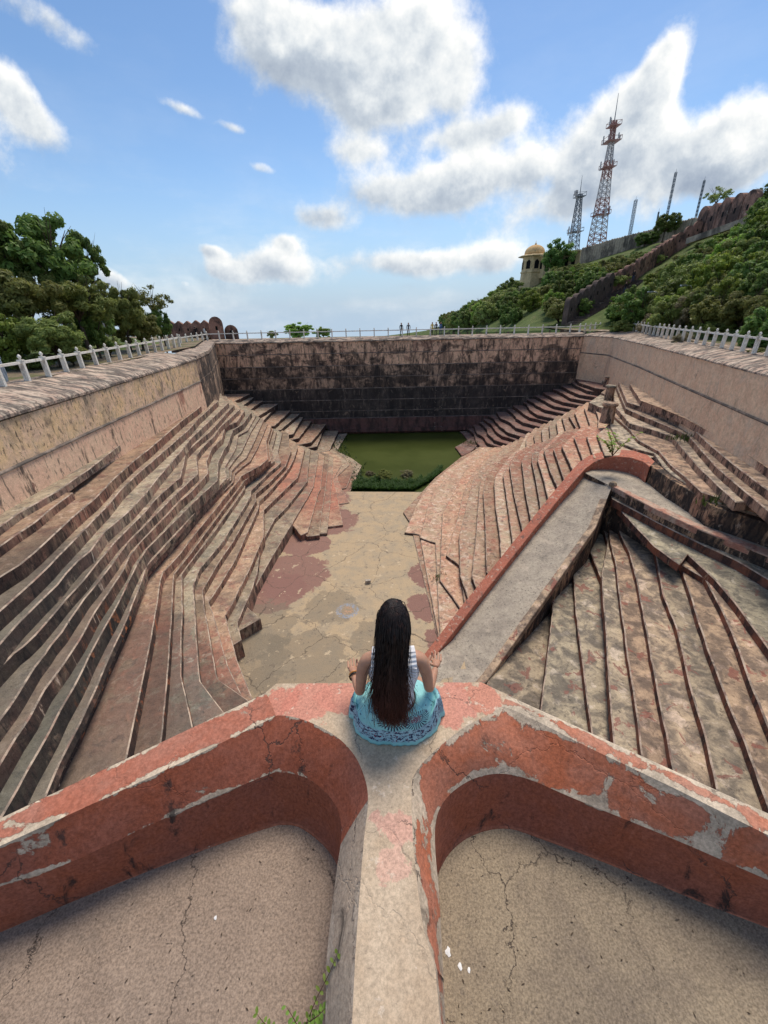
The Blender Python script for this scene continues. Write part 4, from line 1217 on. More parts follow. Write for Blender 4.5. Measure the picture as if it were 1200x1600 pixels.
for nm, D_ in (('left', DL), ('right', DR)):
    far, near = D_[0], D_[-1]
    sx = -1 if nm == 'left' else 1
    sheet('platform_floor', [q + V3((0, 0.0)) for q in D_[::2]] + [V3((near.x, -2.5)), V3((sx * 6, -2.5)), V3((far.x + sx * 0.5, far.y))], ZD, M_plat[nm])
# ------------------------------------------------------------------ hills and mounds
M_hill = weathered('hill_scrub', (0.085, 0.125, 0.032), (0.125, 0.14, 0.048), [((0.06, 0.09, 0.024), 0.25, (1, 1, 1), 0.5, 0.1, 0.8), ((0.16, 0.11, 0.075), 0.4, (1, 1, 1), 0.64, 0.04, 0.6)], bump=0.3, bscale=1.5)
BASE = [(560, 540, 230), (640, 526, 210), (700, 519, 170), (760, 519, 110), (830, 517, 84), (900, 514, 79), (955, 516, 75), (990, 522, 71.5), (1060, 536, 56), (1120, 551, 47.5), (1200, 566, 43.5), (1330, 590, 39), (1500, 640, 36)]
RIDGE = [(560, 530, 260), (640, 520, 240), (700, 512, 205), (760, 487, 195), (815, 455, 178), (862, 434, 166), (912, 412, 157), (980, 391, 150), (1040, 377, 140), (1092, 366, 122), (1182, 336, 112), (1300, 300, 104), (1500, 270, 98)]


def catmull(tab, px):
    for i in range(len(tab) - 1):
        if tab[i][0] <= px <= tab[i + 1][0]:
            f = (px - tab[i][0]) / (tab[i + 1][0] - tab[i][0])
            return tuple(tab[i][k] + (tab[i + 1][k] - tab[i][k]) * f for k in (1, 2))
    return tab[-1][1:] if px > tab[-1][0] else tab[0][1:]


def hill_pt(px, t):
    b_, r_ = catmull(BASE, px), catmull(RIDGE, px)
    A, B = PD(px, b_[0], b_[1]), PD(px, r_[0], r_[1])
    q = A.lerp(B, t)
    q.z += math.sin(math.pi * t) * 1.0 + mnoise.noise(q * 0.06) * 1.6 * math.sin(math.pi * min(1, t))
    return q


def to_px(q):
    c = ROT.transposed() @ Vector(q)
    return 600 + FPX * c.x / -c.z, 800 - FPX * c.y / -c.z


def hill_at(px, py):
    best = min((abs(to_px(hill_pt(px, k / 60))[1] - py), k) for k in range(61))
    return hill_pt(px, best[1] / 60)


vs, fs = [], []
NU, NT_ = 64, 22
for i in range(NU + 1):
    px = 560 + (1500 - 560) * i / NU
    for j in range(NT_ + 1):
        vs.append(hill_pt(px, j / NT_))
    last = vs[-1]
    d = Vector((last.x, last.y, 0)).normalized()
    vs.append(last + d * 25 + V3((0, 0, -5)))
    vs.append(last + d * 90 + V3((0, 0, -50)))
W = NT_ + 3
for i in range(NU):
    for j in range(W - 1):
        fs.append((i * W + j, (i + 1) * W + j, (i + 1) * W + j + 1, i * W + j + 1))
o = obj('hillside', vs, fs, [M_hill], smooth=True)
o['kind'] = 'structure'
# low wooded mound behind the left railing
vs, fs = [], []
for i in range(22):
    t = i / 21
    p0 = V3((-18.6, 8.0)).lerp(V3((-25.0, 56)), t)
    for j in range(12):
        s_ = j / 11
        q = V3((p0.x - 2.2 - s_ * 34, p0.y + s_ * 8, -2.85 + 6.0 * math.sin(min(1.0, s_ * 1.6) * math.pi / 2) * (1 - 0.75 * t)))
        q.z += mnoise.noise(q * 0.15) * 0.7 * s_
        vs.append(q)
for i in range(21):
    for j in range(11):
        fs.append((i * 12 + j, i * 12 + j + 1, (i + 1) * 12 + j + 1, (i + 1) * 12 + j))
o = obj('hillside', vs, fs, [M_hill], smooth=True)
o['kind'] = 'structure'

# ------------------------------------------------------------------ foliage
def leaf_mat(name, c1, c2, c3):
    m, nt, b = new_mat(name, 0.55, 0.25)
    pos = nt.node('ShaderNodeNewGeometry').outputs['Position']
    oi = nt.node('ShaderNodeObjectInfo')
    att = nt.node('ShaderNodeAttribute', attribute_name='tint')
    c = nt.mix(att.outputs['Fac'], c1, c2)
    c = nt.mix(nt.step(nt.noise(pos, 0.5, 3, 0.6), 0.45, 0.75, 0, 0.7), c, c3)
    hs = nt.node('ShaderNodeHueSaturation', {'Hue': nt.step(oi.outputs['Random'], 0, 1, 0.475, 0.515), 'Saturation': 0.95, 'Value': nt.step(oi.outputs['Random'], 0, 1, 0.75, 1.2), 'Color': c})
    nt.set(b.inputs['Base Color'], hs.outputs[0])
    tr = nt.node('ShaderNodeBsdfTranslucent', {'Color': hs.outputs[0]})
    mx = nt.node('ShaderNodeMixShader', {0: 0.42, 1: b.outputs[0], 2: tr.outputs[0]})
    nt.set(m.node_tree.nodes['Material Output'].inputs[0], mx.outputs[0])
    return m


L_DARK = leaf_mat('dark_leaf', (0.098, 0.167, 0.030), (0.201, 0.287, 0.055), (0.149, 0.218, 0.039))
L_OLIVE = leaf_mat('olive_leaf', (0.178, 0.218, 0.046), (0.287, 0.322, 0.076), (0.253, 0.253, 0.078))
L_BRIGHT = leaf_mat('bright_leaf', (0.167, 0.270, 0.030), (0.310, 0.431, 0.057), (0.230, 0.322, 0.044))
L_DRY = leaf_mat('dry_leaf', (0.276, 0.253, 0.132), (0.380, 0.345, 0.190), (0.230, 0.236, 0.098))
M_bark = plain('bark', (0.10, 0.075, 0.055), 0.95, 0.1, var=0.3, vs=6)


def crown_mesh(name, mat, n_cl, n_leaf, leaf, flat=0.75, sparse=0.0, seed=0, aspect=2.0):
    """leaves on clumps spread through an uneven crown of radius about 1 (height flat)"""
    r = random.Random(seed)
    cl = []
    for i in range(n_cl):
        while True:
            q = V3((r.uniform(-1, 1), r.uniform(-1, 1), r.uniform(-1, 1)))
            if 0.25 < q.length < 1.0 and q.z > -0.85:
                break
        rad = r.uniform(0.20, 0.36) * (1.0 - 0.25 * q.length) * min(1.0, (46.0 / n_cl) ** 0.5)
        k = 1.0 + 0.18 * math.sin(q.x * 5 + seed) + 0.15 * math.sin(q.y * 6 + 2 * seed)
        cl.append((V3((q.x * 0.82 * k, q.y * 0.82 * k, q.z * flat * 0.85 * k)), rad))
    vs, fs, tint = [], [], []
    for i in range(n_leaf):
        c, rad = cl[r.randrange(n_cl)]
        d = V3((r.gauss(0, 1), r.gauss(0, 1), r.gauss(0, 1))).normalized()
        q = c + V3((d.x, d.y, d.z * 0.75)) * rad * (r.random() ** 0.45)
        nrm = (d + V3((r.uniform(-1, 1), r.uniform(-1, 1), r.uniform(-.3, 1.3))) * 0.8).normalized()
        u = nrm.cross(V3((r.uniform(-1, 1), r.uniform(-1, 1), r.uniform(-1, 1)))).normalized()
        v = nrm.cross(u)
        s = leaf * r.uniform(0.6, 1.35)
        u, v = u * s * 0.5 * aspect, v * s * 0.5
        k = len(vs)
        vs += [q - u, q + v * 1.0 + nrm * s * 0.08, q + u, q - v * 1.0 + nrm * s * 0.08]
        fs.append((k, k + 1, k + 2, k + 3))
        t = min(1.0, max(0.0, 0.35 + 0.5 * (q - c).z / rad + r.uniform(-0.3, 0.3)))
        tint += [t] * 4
    me = mesh(name, vs, fs, [mat])
    a = me.attributes.new('tint', 'FLOAT', 'POINT')
    a.data.foreach_set('value', tint)
    return me


def trunk_mesh(seed, spread=0.65, n=7, r0=0.055, flat=0.75):
    r = random.Random(seed)
    mb = MB()
    mb.tube([(0, 0, -1.9), (r.uniform(-.05, .05), r.uniform(-.05, .05), -1.1), (r.uniform(-.06, .06), r.uniform(-.06, .06), -0.55)], [r0 * 1.3, r0, r0 * .8], 7)
    for i in range(n):
        a = 2 * math.pi * i / n + r.uniform(-.4, .4)
        e = V3((math.cos(a) * spread * r.uniform(.6, 1.1), math.sin(a) * spread * r.uniform(.6, 1.1), flat * r.uniform(-.1, .75)))
        m_ = e * 0.5 + V3((r.uniform(-.1, .1), r.uniform(-.1, .1), -0.25))
        mb.tube([(0, 0, -0.62), m_, e], [r0 * .6, r0 * .35, r0 * .1], 5)
        for j in range(2):
            e2 = e + V3((r.uniform(-.3, .3), r.uniform(-.3, .3), r.uniform(0, .3)))
            mb.tube([m_, (m_ + e2) / 2 + V3((0, 0, .05)), e2], [r0 * .28, r0 * .16, r0 * .05], 4)
    return mb.mesh('trunk', [M_bark], True)


CROWN = {
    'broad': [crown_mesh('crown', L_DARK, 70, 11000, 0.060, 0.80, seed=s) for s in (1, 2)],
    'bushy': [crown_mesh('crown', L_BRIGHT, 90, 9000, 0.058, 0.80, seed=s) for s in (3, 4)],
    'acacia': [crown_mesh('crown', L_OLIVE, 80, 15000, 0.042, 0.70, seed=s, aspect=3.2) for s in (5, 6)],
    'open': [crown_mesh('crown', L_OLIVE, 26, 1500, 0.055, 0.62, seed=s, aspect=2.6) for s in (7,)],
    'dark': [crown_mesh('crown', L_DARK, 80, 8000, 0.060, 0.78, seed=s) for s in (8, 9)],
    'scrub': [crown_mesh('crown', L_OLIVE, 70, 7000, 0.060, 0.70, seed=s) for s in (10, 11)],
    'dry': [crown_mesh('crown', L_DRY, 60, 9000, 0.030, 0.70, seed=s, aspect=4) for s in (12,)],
}
TRUNK = [trunk_mesh(s) for s in (1, 2, 3)]
rt = random.Random(11)


def tree(c, rx, rz, kind, label, group=None, name=None, cat=None):
    bush = kind in ('scrub', 'dry')
    name = name or ('bush' if bush else 'tree')
    k = rz / 0.75
    root = empty(name, c - V3((0, 0, k * 1.3)), label, cat or ('bush' if bush else 'tree'), group)
    a = rt.uniform(0, 6.28)
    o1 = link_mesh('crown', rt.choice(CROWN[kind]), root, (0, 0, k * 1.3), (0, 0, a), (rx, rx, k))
    link_mesh('trunk', rt.choice(TRUNK), root, (0, 0, k * 1.3), (0, 0, a), (rx, rx, k))
    return root


def tree_px(px, py, hx, hy, dist, kind, label, group=None):
    c = PD(px, py, dist)
    rx = (PD(px + hx, py, dist) - PD(px - hx, py, dist)).length / 2
    rz = (PD(px, py - hy, dist).z - PD(px, py + hy, dist).z) / 2
    return tree(c, rx, rz, kind, label, group)


for a in [
    (70, 402, 84, 62, 41, 'broad', 'tallest dark green tree rising behind the left railing'),
    (-8, 385, 52, 56, 40, 'broad', 'dark tree cut by the left edge of the frame beside the tallest tree'),
    (132, 408, 34, 44, 46, 'broad', 'airy dark tree leaning out on the right of the tallest tree'),
    (30, 462, 84, 54, 38, 'acacia', 'olive feathery acacia in front of the tallest tree on the left'),
    (112, 462, 66, 46, 40, 'acacia', 'brownish olive acacia right of the first feathery acacia'),
    (5, 528, 62, 46, 36, 'bushy', 'bright green bush behind the man at the left railing'),
    (78, 522, 62, 38, 35, 'acacia', 'lime olive bush above the middle of the left railing'),
    (140, 505, 42, 40, 41, 'dark', 'deep green shrub between two olive acacias on the left mound'),
    (188, 485, 46, 46, 47, 'acacia', 'rounded olive acacia near the far end of the left railing'),
    (216, 512, 40, 26, 49, 'acacia', 'low olive acacia just above the far end of the left railing'),
    (236, 470, 38, 26, 55, 'open', 'open branched tree against the sky at the end of the left mound'),
    (250, 505, 22, 24, 54, 'dark', 'small dark shrub beside the ruined gate wall'),
    (168, 540, 28, 16, 42, 'scrub', 'grey green scrub touching the left railing posts'),
    (50, 566, 40, 18, 35, 'scrub', 'dusky scrub seen between the nearest left railing posts'),
    (110, 556, 40, 14, 36, 'scrub', 'dusky scrub seen between the middle left railing posts'),
    (465, 516, 26, 13, 78, 'bushy', 'round green tree top showing above the far railing'),
    (505, 519, 16, 9, 79, 'bushy', 'smaller green tree top right of the round one above the far railing'),
    (425, 522, 10, 7, 79, 'scrub', 'thin shrub left of the round tree top above the far railing'),
]:
    tree_px(*a)

# trees over the right hill: looks and places
HERO = [
    (1130, 440, 62, 56, 66, 'bushy', 'big bright green tree right of the climbing fort wall'),
    (1185, 400, 50, 50, 72, 'dark', 'dark tree at the right frame edge above the bright one'),
    (1050, 455, 48, 46, 76, 'dark', 'dark leafy tree halfway up beside the climbing fort wall'),
    (1000, 482, 44, 30, 70, 'dark', 'leafy bush at the foot of the climbing fort wall'),
    (1085, 482, 40, 30, 60, 'dry', 'greyish dry thorn bush behind the right railing'),
    (1030, 505, 36, 22, 66, 'dry', 'second dry thorn bush nearer the corner of the right railing'),
    (1165, 480, 48, 36, 52, 'acacia', 'olive acacia close behind the right railing'),
    (1210, 500, 40, 34, 48, 'acacia', 'olive acacia at the right frame edge behind the railing'),
    (1120, 512, 40, 16, 53, 'scrub', 'low scrub along the right railing posts'),
    (975, 512, 26, 14, 69, 'scrub', 'bush spilling over the corner between far and right railings'),
    (1065, 532, 20, 14, 50.5, 'dry', 'grey twiggy bush growing through the right railing'),
    (1190, 552, 26, 12, 39, 'scrub', 'grey green bush hanging over the right wall coping'),
    (870, 400, 28, 24, 160, 'dark', 'dark tree in front of the domed turret'),
    (1122, 305, 24, 16, 128, 'open', 'open branched tree behind the big bastion'),
    (1042, 348, 24, 18, 140, 'dark', 'lone tree on the skyline left of the bastion'),
    (1010, 372, 22, 12, 146, 'dark', 'tree joining the skyline below the lone tree'),
    (1195, 335, 26, 20, 105, 'scrub', 'scrubby bush right of the bastion end'),
]
for a in HERO:
    tree_px(*a)
LOOK = {'dark': 'dark green', 'bushy': 'bright green', 'scrub': 'olive', 'acacia': 'grey olive'}
WALLPATH = [(880, 508), (915, 487), (950, 463), (985, 441), (1020, 417), (1050, 398), (1090, 374), (1140, 352)]


def path_y(px):
    for (x0, y0), (x1, y1) in zip(WALLPATH, WALLPATH[1:]):
        if x0 <= px <= x1:
            return y0 + (y1 - y0) * (px - x0) / (x1 - x0)
    return None


MARKS = [(735, 'at the left tip of the hill'), (775, 'between hill tip and turret'), (812, 'just left of the turret'), (850, 'straight below the turret'), (885, 'below the palace wing'), (915, 'where palace wing meets skyline wall'),
         (945, 'below the tallest tower'), (980, 'below the stout mast'), (1010, 'below the skyline wall end'), (1045, 'below the lone skyline tree'), (1085, 'just left of the bastion'), (1130, 'below the bastion left half'), (1180, 'below the bastion right half'), (1400, 'at the right frame edge')]
HEIGHT = [(0.16, 'at the slope foot'), (0.36, 'low on the slope'), (0.58, 'midway up the slope'), (0.80, 'high on the slope'), (9, 'near the crest')]
SKYLINE = [(806, 452), (852, 447), (853, 416), (912, 408), (1005, 388), (1085, 374)]
placed = []
tries = 0
while len(placed) < 262 and tries < 12000:
    tries += 1
    px = rt.uniform(690, 1240)
    t = rt.random() ** 0.8
    q = hill_pt(px, t)
    sx, sy = to_px(q)
    if sx > 1260 or (sx < 740 and t > 0.8 and rt.random() < 0.3):
        continue
    yp = path_y(sx)
    k0 = rt.uniform(1.7, 3.4) * (1.25 if q.length > 110 else 0.9)
    sky_y = None
    for (x0, y0), (x1, y1) in zip(SKYLINE, SKYLINE[1:]):
        if x0 <= sx <= x1:
            sky_y = y0 + (y1 - y0) * (sx - x0) / (x1 - x0)
    k = None
    for kk in (k0, k0 * 0.65, k0 * 0.4):
        tw = to_px(q + V3((0, 0, kk * 1.6)))[1]
        if yp and tw < yp + 3 and sy > yp + 2:
            continue
        if 1080 < sx < 1190 and tw < 366 - (sx - 1080) * 0.27:
            continue
        if sky_y and tw < sky_y and t > 0.4:
            continue
        k = kk
        break
    if k is None:
        continue
    if any((q - o_).length < (k + k2) * 0.36 for o_, k2 in placed):
        continue
    placed.append((q, k))
    kind = rt.choices(['dark', 'scrub', 'bushy', 'acacia'], [5, 4, 2, 1.2])[0]
    mark = next(m_ for lim, m_ in MARKS if sx < lim)
    hgt = next(h_ for lim, h_ in HEIGHT if t < lim)
    size = 'small' if k < 2.5 else ('large' if k > 3.4 else 'middling')
    lab = '%s %s tree %s %s' % (size, LOOK[kind], hgt, mark)
    tree(q + V3((0, 0, k * 0.75)), k, k * 0.80, kind, lab, lab.replace(' tree ', ' trees '), name='tree', cat='tree')

# ------------------------------------------------------------------ railings
M_white = weathered('whitewashed_post', (0.82, 0.77, 0.68), (0.74, 0.68, 0.58), [((0.30, 0.24, 0.19), 3.0, (1, 1, 0.4), 0.60, 0.06, 0.6), (DARK, 8, (1, 1, 0.5), 0.66, 0.05, 0.5)], bump=0.015)


def post_mesh(w=0.15, d=0.24, h=1.12):
    mb = MB()
    mb.box((0, 0, h * 0.46), (d, w, h * 0.92))
    mb.box((0, 0, h * 0.94), (d * 1.15, w * 1.2, 0.06))
    me = mb.mesh('post', [M_white])
    return me


def finial_mesh(r=0.09):
    mb = MB()
    mb.lathe([(r * .55, 0), (r * .5, r * .5), (r, r * 1.2), (r * .95, r * 1.9), (r * .5, r * 2.5), (r * .1, r * 2.9)], n=8)
    return mb.mesh('finial', [M_white], True)


PM, FM = post_mesh(), finial_mesh()


def railing(pts, zs_, spacing, label, h=1.12):
    """posts with finials and a top rail along a plan line"""
    L = [V3(p) for p in pts]
    line = resample(L, max(2, int(sum((b - a).length for a, b in zip(L, L[1:])) / spacing) + 1))
    root = empty('railing', (line[0].x, line[0].y, zs_[0]), label, 'railing')
    m = len(line)
    mb = MB()
    for i, p in enumerate(line):
        z = zs_[0] + (zs_[1] - zs_[0]) * i / (m - 1)
        d = (line[min(i + 1, m - 1)] - line[max(i - 1, 0)])
        a = math.atan2(d.y, d.x) + math.pi / 2
        o = link_mesh('post', PM, root, (p.x - root.location.x, p.y - root.location.y, z - root.location.z - 0.05), (random.uniform(-.02, .02), random.uniform(-.02, .02), a))
        link_mesh('finial', FM, o, (0, 0, h * 0.965))
        if i < m - 1:
            q = line[i + 1]
            z2 = zs_[0] + (zs_[1] - zs_[0]) * (i + 1) / (m - 1)
            mb.beam((p.x, p.y, z + h * 0.80), (q.x, q.y, z2 + h * 0.80), 0.13, 0.12)
    mb.obj('rail', [M_white], root, world=True)
    return root


f0, f1 = P(0, 605, ZTOP).to_2d(), P(276, 543, ZTOP).to_2d()
f0 = extend(f0, f1, 14)
railing([f0, f1, V3((f1.x - 0.2, f1.y + 1.2))], (ZTOP, ZTOP), 1.72, 'white post and rail fence along the top of the ochre wall on the left')
railing([P(262, 543, -3.0).to_2d(), V3((-25.2, FARY + 1.0)), V3((FAR_X1 - 0.5, FARY + 1.4)), P(950, 514, -3.0).to_2d()], (-3.1, -3.1), 2.05, 'long white railing along the top of the black far wall')
railing([P(985, 517, ZTOP).to_2d(), P(1060, 531, ZTOP).to_2d(), P(1120, 541, ZTOP).to_2d(), P(1200, 555, ZTOP).to_2d(), extend(P(1200, 555, ZTOP).to_2d(), P(1120, 541, ZTOP).to_2d(), 8)], (ZTOP, ZTOP), 1.6, 'white post and rail fence above the buff wall on the right')

# ------------------------------------------------------------------ fort walls, turret, towers on the hill
M_fort = weathered('fort_stone', (0.36, 0.20, 0.145), (0.28, 0.155, 0.115), [(BLACK, 0.5, (1, 1, 0.6), 0.52, 0.08, 0.8), (PALE, 1.0, (1, 1, 1), 0.64, 0.05, 0.5)], bump=0.1, bscale=3)
M_fort_dark = weathered('dark_fort_stone', (0.15, 0.105, 0.085), (0.10, 0.075, 0.064), [(PALE, 0.8, (1, 1, 1), 0.66, 0.04, 0.4)], bump=0.1, bscale=3)
M_fort_pale = weathered('pale_fort_stone', (0.42, 0.34, 0.25), (0.34, 0.275, 0.21), [(BLACK, 0.4, (1, 1, 0.4), 0.53, 0.08, 0.75)], bump=0.1, bscale=3)
M_hole = plain('loophole', (0.01, 0.01, 0.01), 0.9)
M_turret = weathered('yellow_plaster', (0.66, 0.50, 0.28), (0.56, 0.41, 0.23), [(DARK, 0.4, (1, 1, 0.4), 0.58, 0.08, 0.6)], bump=0.05, bscale=2)
M_dome = weathered('dome_plaster', (0.66, 0.44, 0.21), (0.60, 0.37, 0.17), [(DARK, 0.5, (1, 1, 1), 0.62, 0.06, 0.5)], bump=0.05, bscale=2)


def merlon_mesh(w, h, th, body, mats, pointed=False, slot=True):
    """a block with a rounded or pointed head and a loophole; x along the wall, z up from -body"""
    n = 8
    prof = [(-w / 2, -body), (w / 2, -body), (w / 2, h - w * 0.5)]
    for k in range(1, n):
        a = math.pi * k / n
        x = math.cos(a) * w / 2
        zz = (1 - abs(x) / (w / 2)) * w * 0.38 if pointed else math.sin(a) * w * 0.5
        prof.append((x, h - w * 0.5 + zz))
    prof.append((-w / 2, h - w * 0.5))
    m_ = len(prof)
    vs = [V3((x, -th / 2, z)) for x, z in prof] + [V3((x, th / 2, z)) for x, z in prof]
    fs = [tuple(range(m_)), tuple(range(2 * m_ - 1, m_ - 1, -1))]
    fs += [(i, m_ + i, m_ + (i + 1) % m_, (i + 1) % m_) for i in range(m_)]
    mi = [0, 0] + [0] * m_
    k = len(vs)
    mb = MB()
    mb.add(vs, fs, 0)
    if slot:
        mb.box((0, -th / 2, h * 0.45), (w * 0.16, 0.06, w * 0.28), 1)
        mb.box((0, th / 2, h * 0.45), (w * 0.16, 0.06, w * 0.28), 1)
    return mb.mesh('merlon', mats)


def merlon_wall(name, pts, count, h, th, body, mat, label, cat='wall', pointed=False, fill=0.96, slot=True, step=True):
    line = [V3(p) for p in pts]
    d = [0.0]
    for a, b in zip(line, line[1:]):
        d.append(d[-1] + (b - a).length)
    root = empty(name, line[0], label, cat)
    tot = d[-1]
    cache = None
    for i in range(count):
        t = tot * (i + 0.5) / count
        k = max(j for j in range(len(d)) if d[j] <= t)
        k = min(k, len(line) - 2)
        f = (t - d[k]) / (d[k + 1] - d[k])
        q = line[k].lerp(line[k + 1], f)
        dd = line[k + 1] - line[k]
        w_ = tot / count * fill * math.hypot(dd.x, dd.y) / dd.length
        if cache is None or abs(cache[0] - w_) > 0.12 * w_:
            cache = (w_, merlon_mesh(w_, h, th, body, [mat, M_hole], pointed, slot))
        link_mesh('merlon', cache[1], root, q - root.location, (0, 0, math.atan2(dd.y, dd.x)), (1, 1, random.uniform(.96, 1.04)))
    return root


wp = [hill_at(x, y) for x, y in WALLPATH]
pw_pts = [q + V3((0, 0, 0.6)) for q in wp]
k_ = 4
merlon_wall('fort_wall', pw_pts[:3], 7, 3.6, 0.9, 4.5, M_fort_dark, 'dark lower run of the scalloped fort wall climbing the hill by the steps')
merlon_wall('fort_wall', pw_pts[2:7], 17, 2.9, 0.9, 3.0, M_fort, 'reddish upper run of the scalloped fort wall climbing the hill')
# stairs beside the wall
M_stair = weathered('hill_stair_stone', (0.14, 0.10, 0.08), (0.09, 0.07, 0.06), [(PALE, 0.8, (1, 1, 1), 0.6, 0.05, 0.5)], bump=0.1)
st = empty('hill_stairs', wp[0], 'rough dark stairs at the foot of the climbing fort wall', 'stairs')
for i in range(26):
    t = i / 25 * 3.0
    k = min(int(t), 2)
    q = wp[k].lerp(wp[k + 1], t - k)
    d = (wp[k + 1] - wp[k])
    nr = V3((d.y, -d.x, 0)).normalized()
    if nr.y > 0:
        nr = -nr
    mb = MB()
    mb.box((0, 0, 0), (d.to_2d().length / 8.6, 2.4, 1.3))
    o = link_mesh('step', mb.mesh('step', [M_stair]), st, q + nr * 1.7 - st.location + V3((0, 0, -0.3)), (0, 0, math.atan2(d.y, d.x)))
bp0, bp1 = PD(1086, 368, 118), PD(1176, 343, 105)
merlon_wall('fort_wall', [bp0, bp1], 5, 4.6, 1.0, 5.0, M_fort, 'massive red bastion wall with five round topped merlons at the upper right', fill=0.94)
bt = empty('bastion_ramp', bp0, 'pale sloping stair string in front of the red bastion', 'stairs')
mb = MB()
mb.beam(PD(1075, 377, 110), PD(1170, 344, 101), 0.9, 1.0)
mb.obj('stair_string', [M_fort_pale], bt, world=True)
merlon_wall('fort_wall', [PD(908, 401, 158), PD(950, 389, 154), PD(1005, 376, 149), PD(1085, 356, 140)], 44, 2.3, 0.8, 4.0, M_fort_pale, 'thin crenellated wall along the skyline of the hill', pointed=True, slot=False, fill=0.9)
merlon_wall('gate_wall', [PD(264, 527, 74), PD(331, 527, 72.5)], 5, 2.5, 0.9, 2.2, M_fort, 'ruined brown wall with pointed merlons and an opening left of the far wall', pointed=True, fill=0.99)
merlon_wall('gate_wall', [PD(330, 527, 71), PD(352, 527, 71)], 1, 2.9, 1.6, 2.4, M_fort, 'taller round headed pier at the end of the ruined wall')
merlon_wall('gate_wall', [PD(352, 528, 71.5), PD(374, 528, 71.5)], 1, 1.9, 1.0, 2.4, M_fort, 'single low merlon right of the round headed pier')

# domed turret with its palace wing
tb = PD(829, 446, 172)
tu = empty('turret', tb, 'yellow domed turret with arched windows on the edge of the hill', 'turret')
R_ = (PD(850, 446, 172) - PD(812, 446, 172)).length / 2 * 0.93
H_ = PD(829, 401, 172).z - tb.z
mb = MB()
mb.lathe([(R_ * 1.06, -5), (R_ * 1.03, 0), (R_ * 0.98, H_ * 0.45), (R_ * 0.95, H_ * 0.98)], n=8)
mb.obj('shaft', [M_turret], tu)
mb = MB()
mb.lathe([(R_ * 1.0, H_ * .42), (R_ * 1.05, H_ * .44), (R_ * 1.05, H_ * .48), (R_ * 0.98, H_ * .5)], n=8)
mb.obj('cornice', [M_turret], tu)
mb = MB()
mb.lathe([(R_ * 0.9, H_ * .97), (R_ * 1.38, H_ * .985), (R_ * 1.40, H_ * 1.01), (R_ * 0.9, H_ * 1.06)], n=8)
mb.obj('eave', [M_turret], tu)
hd = PD(829, 381, 172).z - tb.z - H_ * 1.05
mb = MB()
mb.lathe([(R_ * .88 * math.cos(a) * (1.0 + 0.06 * math.sin(a * 2)), H_ * 1.05 + hd * 0.9 * math.sin(a)) for a in [0, .2, .4, .6, .8, 1.0, 1.2, 1.35, 1.5]], n=20)
mb.obj('dome', [M_dome], tu, smooth=True)
mb = MB()
mb.lathe([(.25, H_ * 1.05 + hd * .88), (.4, H_ * 1.05 + hd * .96), (.12, H_ * 1.05 + hd * 1.05), (.03, H_ * 1.05 + hd * 1.25)], n=8)
mb.obj('finial', [M_dome], tu, smooth=True)
for k in range(8):
    a = 2 * math.pi * k / 8 + math.pi / 8 * 0
    d = V3((math.cos(a), math.sin(a), 0))
    ap = R_ * 0.96 * math.cos(math.pi / 8)
    mb = MB()
    mb.add([d * (ap + .05) + V3((-d.y, d.x, 0)) * sx + V3((0, 0, H_ * sz)) for sx, sz in ((-R_ * .2, .56), (R_ * .2, .56), (R_ * .2, .80), (0.0, .88), (-R_ * .2, .80))], [(0, 1, 2, 3, 4)])
    wdw = mb.obj('window', [M_hole], tu)
    for sx in (-R_ * .24, R_ * .24):
        mb = MB()
        mb.box(d * (ap + .08) + V3((-d.y, d.x, 0)) * sx + V3((0, 0, H_ * .68)), (.28, .28, H_ * .26), 0, Matrix.Rotation(a, 3, 'Z'))
        fr = mb.obj('jamb', [M_turret], None)
        fr.parent = wdw
wg = empty('palace_wing', PD(880, 420, 170), 'long flat roofed yellow palace wing between the turret and the skyline wall', 'building')
wa, wb2 = PD(846, 420, 172), PD(912, 410, 162)
zt1 = PD(880, 398, 167).z
mb = MB()
dW = (wb2 - wa)
mb.beam(V3((wa.x, wa.y, zt1 - 3.2)), V3((wb2.x, wb2.y, zt1 - 3.2)), 5.0, 6.4)
mb.obj('wall', [M_turret], wg, world=True)
mb = MB()
mb.beam(V3((wa.x - .5, wa.y, zt1 + 0.2)), V3((wb2.x, wb2.y, zt1 + 0.2)), 6.4, 0.45)
mb.obj('roof', [M_turret], wg, world=True)
nrm = V3((dW.y, -dW.x, 0)).normalized()
if nrm.y > 0:
    nrm = -nrm
for k in range(6):
    q = wa.lerp(wb2, (k + .6) / 6.4)
    mb = MB()
    mb.box((0, 0, 0), (1.3, 0.12, 2.4))
    link_mesh('window', mb.mesh('window', [M_hole]), wg, V3((q.x, q.y, zt1 - 2.4)) + nrm * 2.53 - wg.location, (0, 0, math.atan2(dW.y, dW.x)))

M_steel_r = plain('red_oxide_steel', (0.36, 0.18, 0.15), 0.7, 0.3, var=0.2)
M_steel_w = plain('white_painted_steel', (0.50, 0.46, 0.44), 0.7, 0.3, var=0.2)
M_steel_g = plain('grey_steel', (0.17, 0.18, 0.20), 0.6, 0.4, var=0.2)


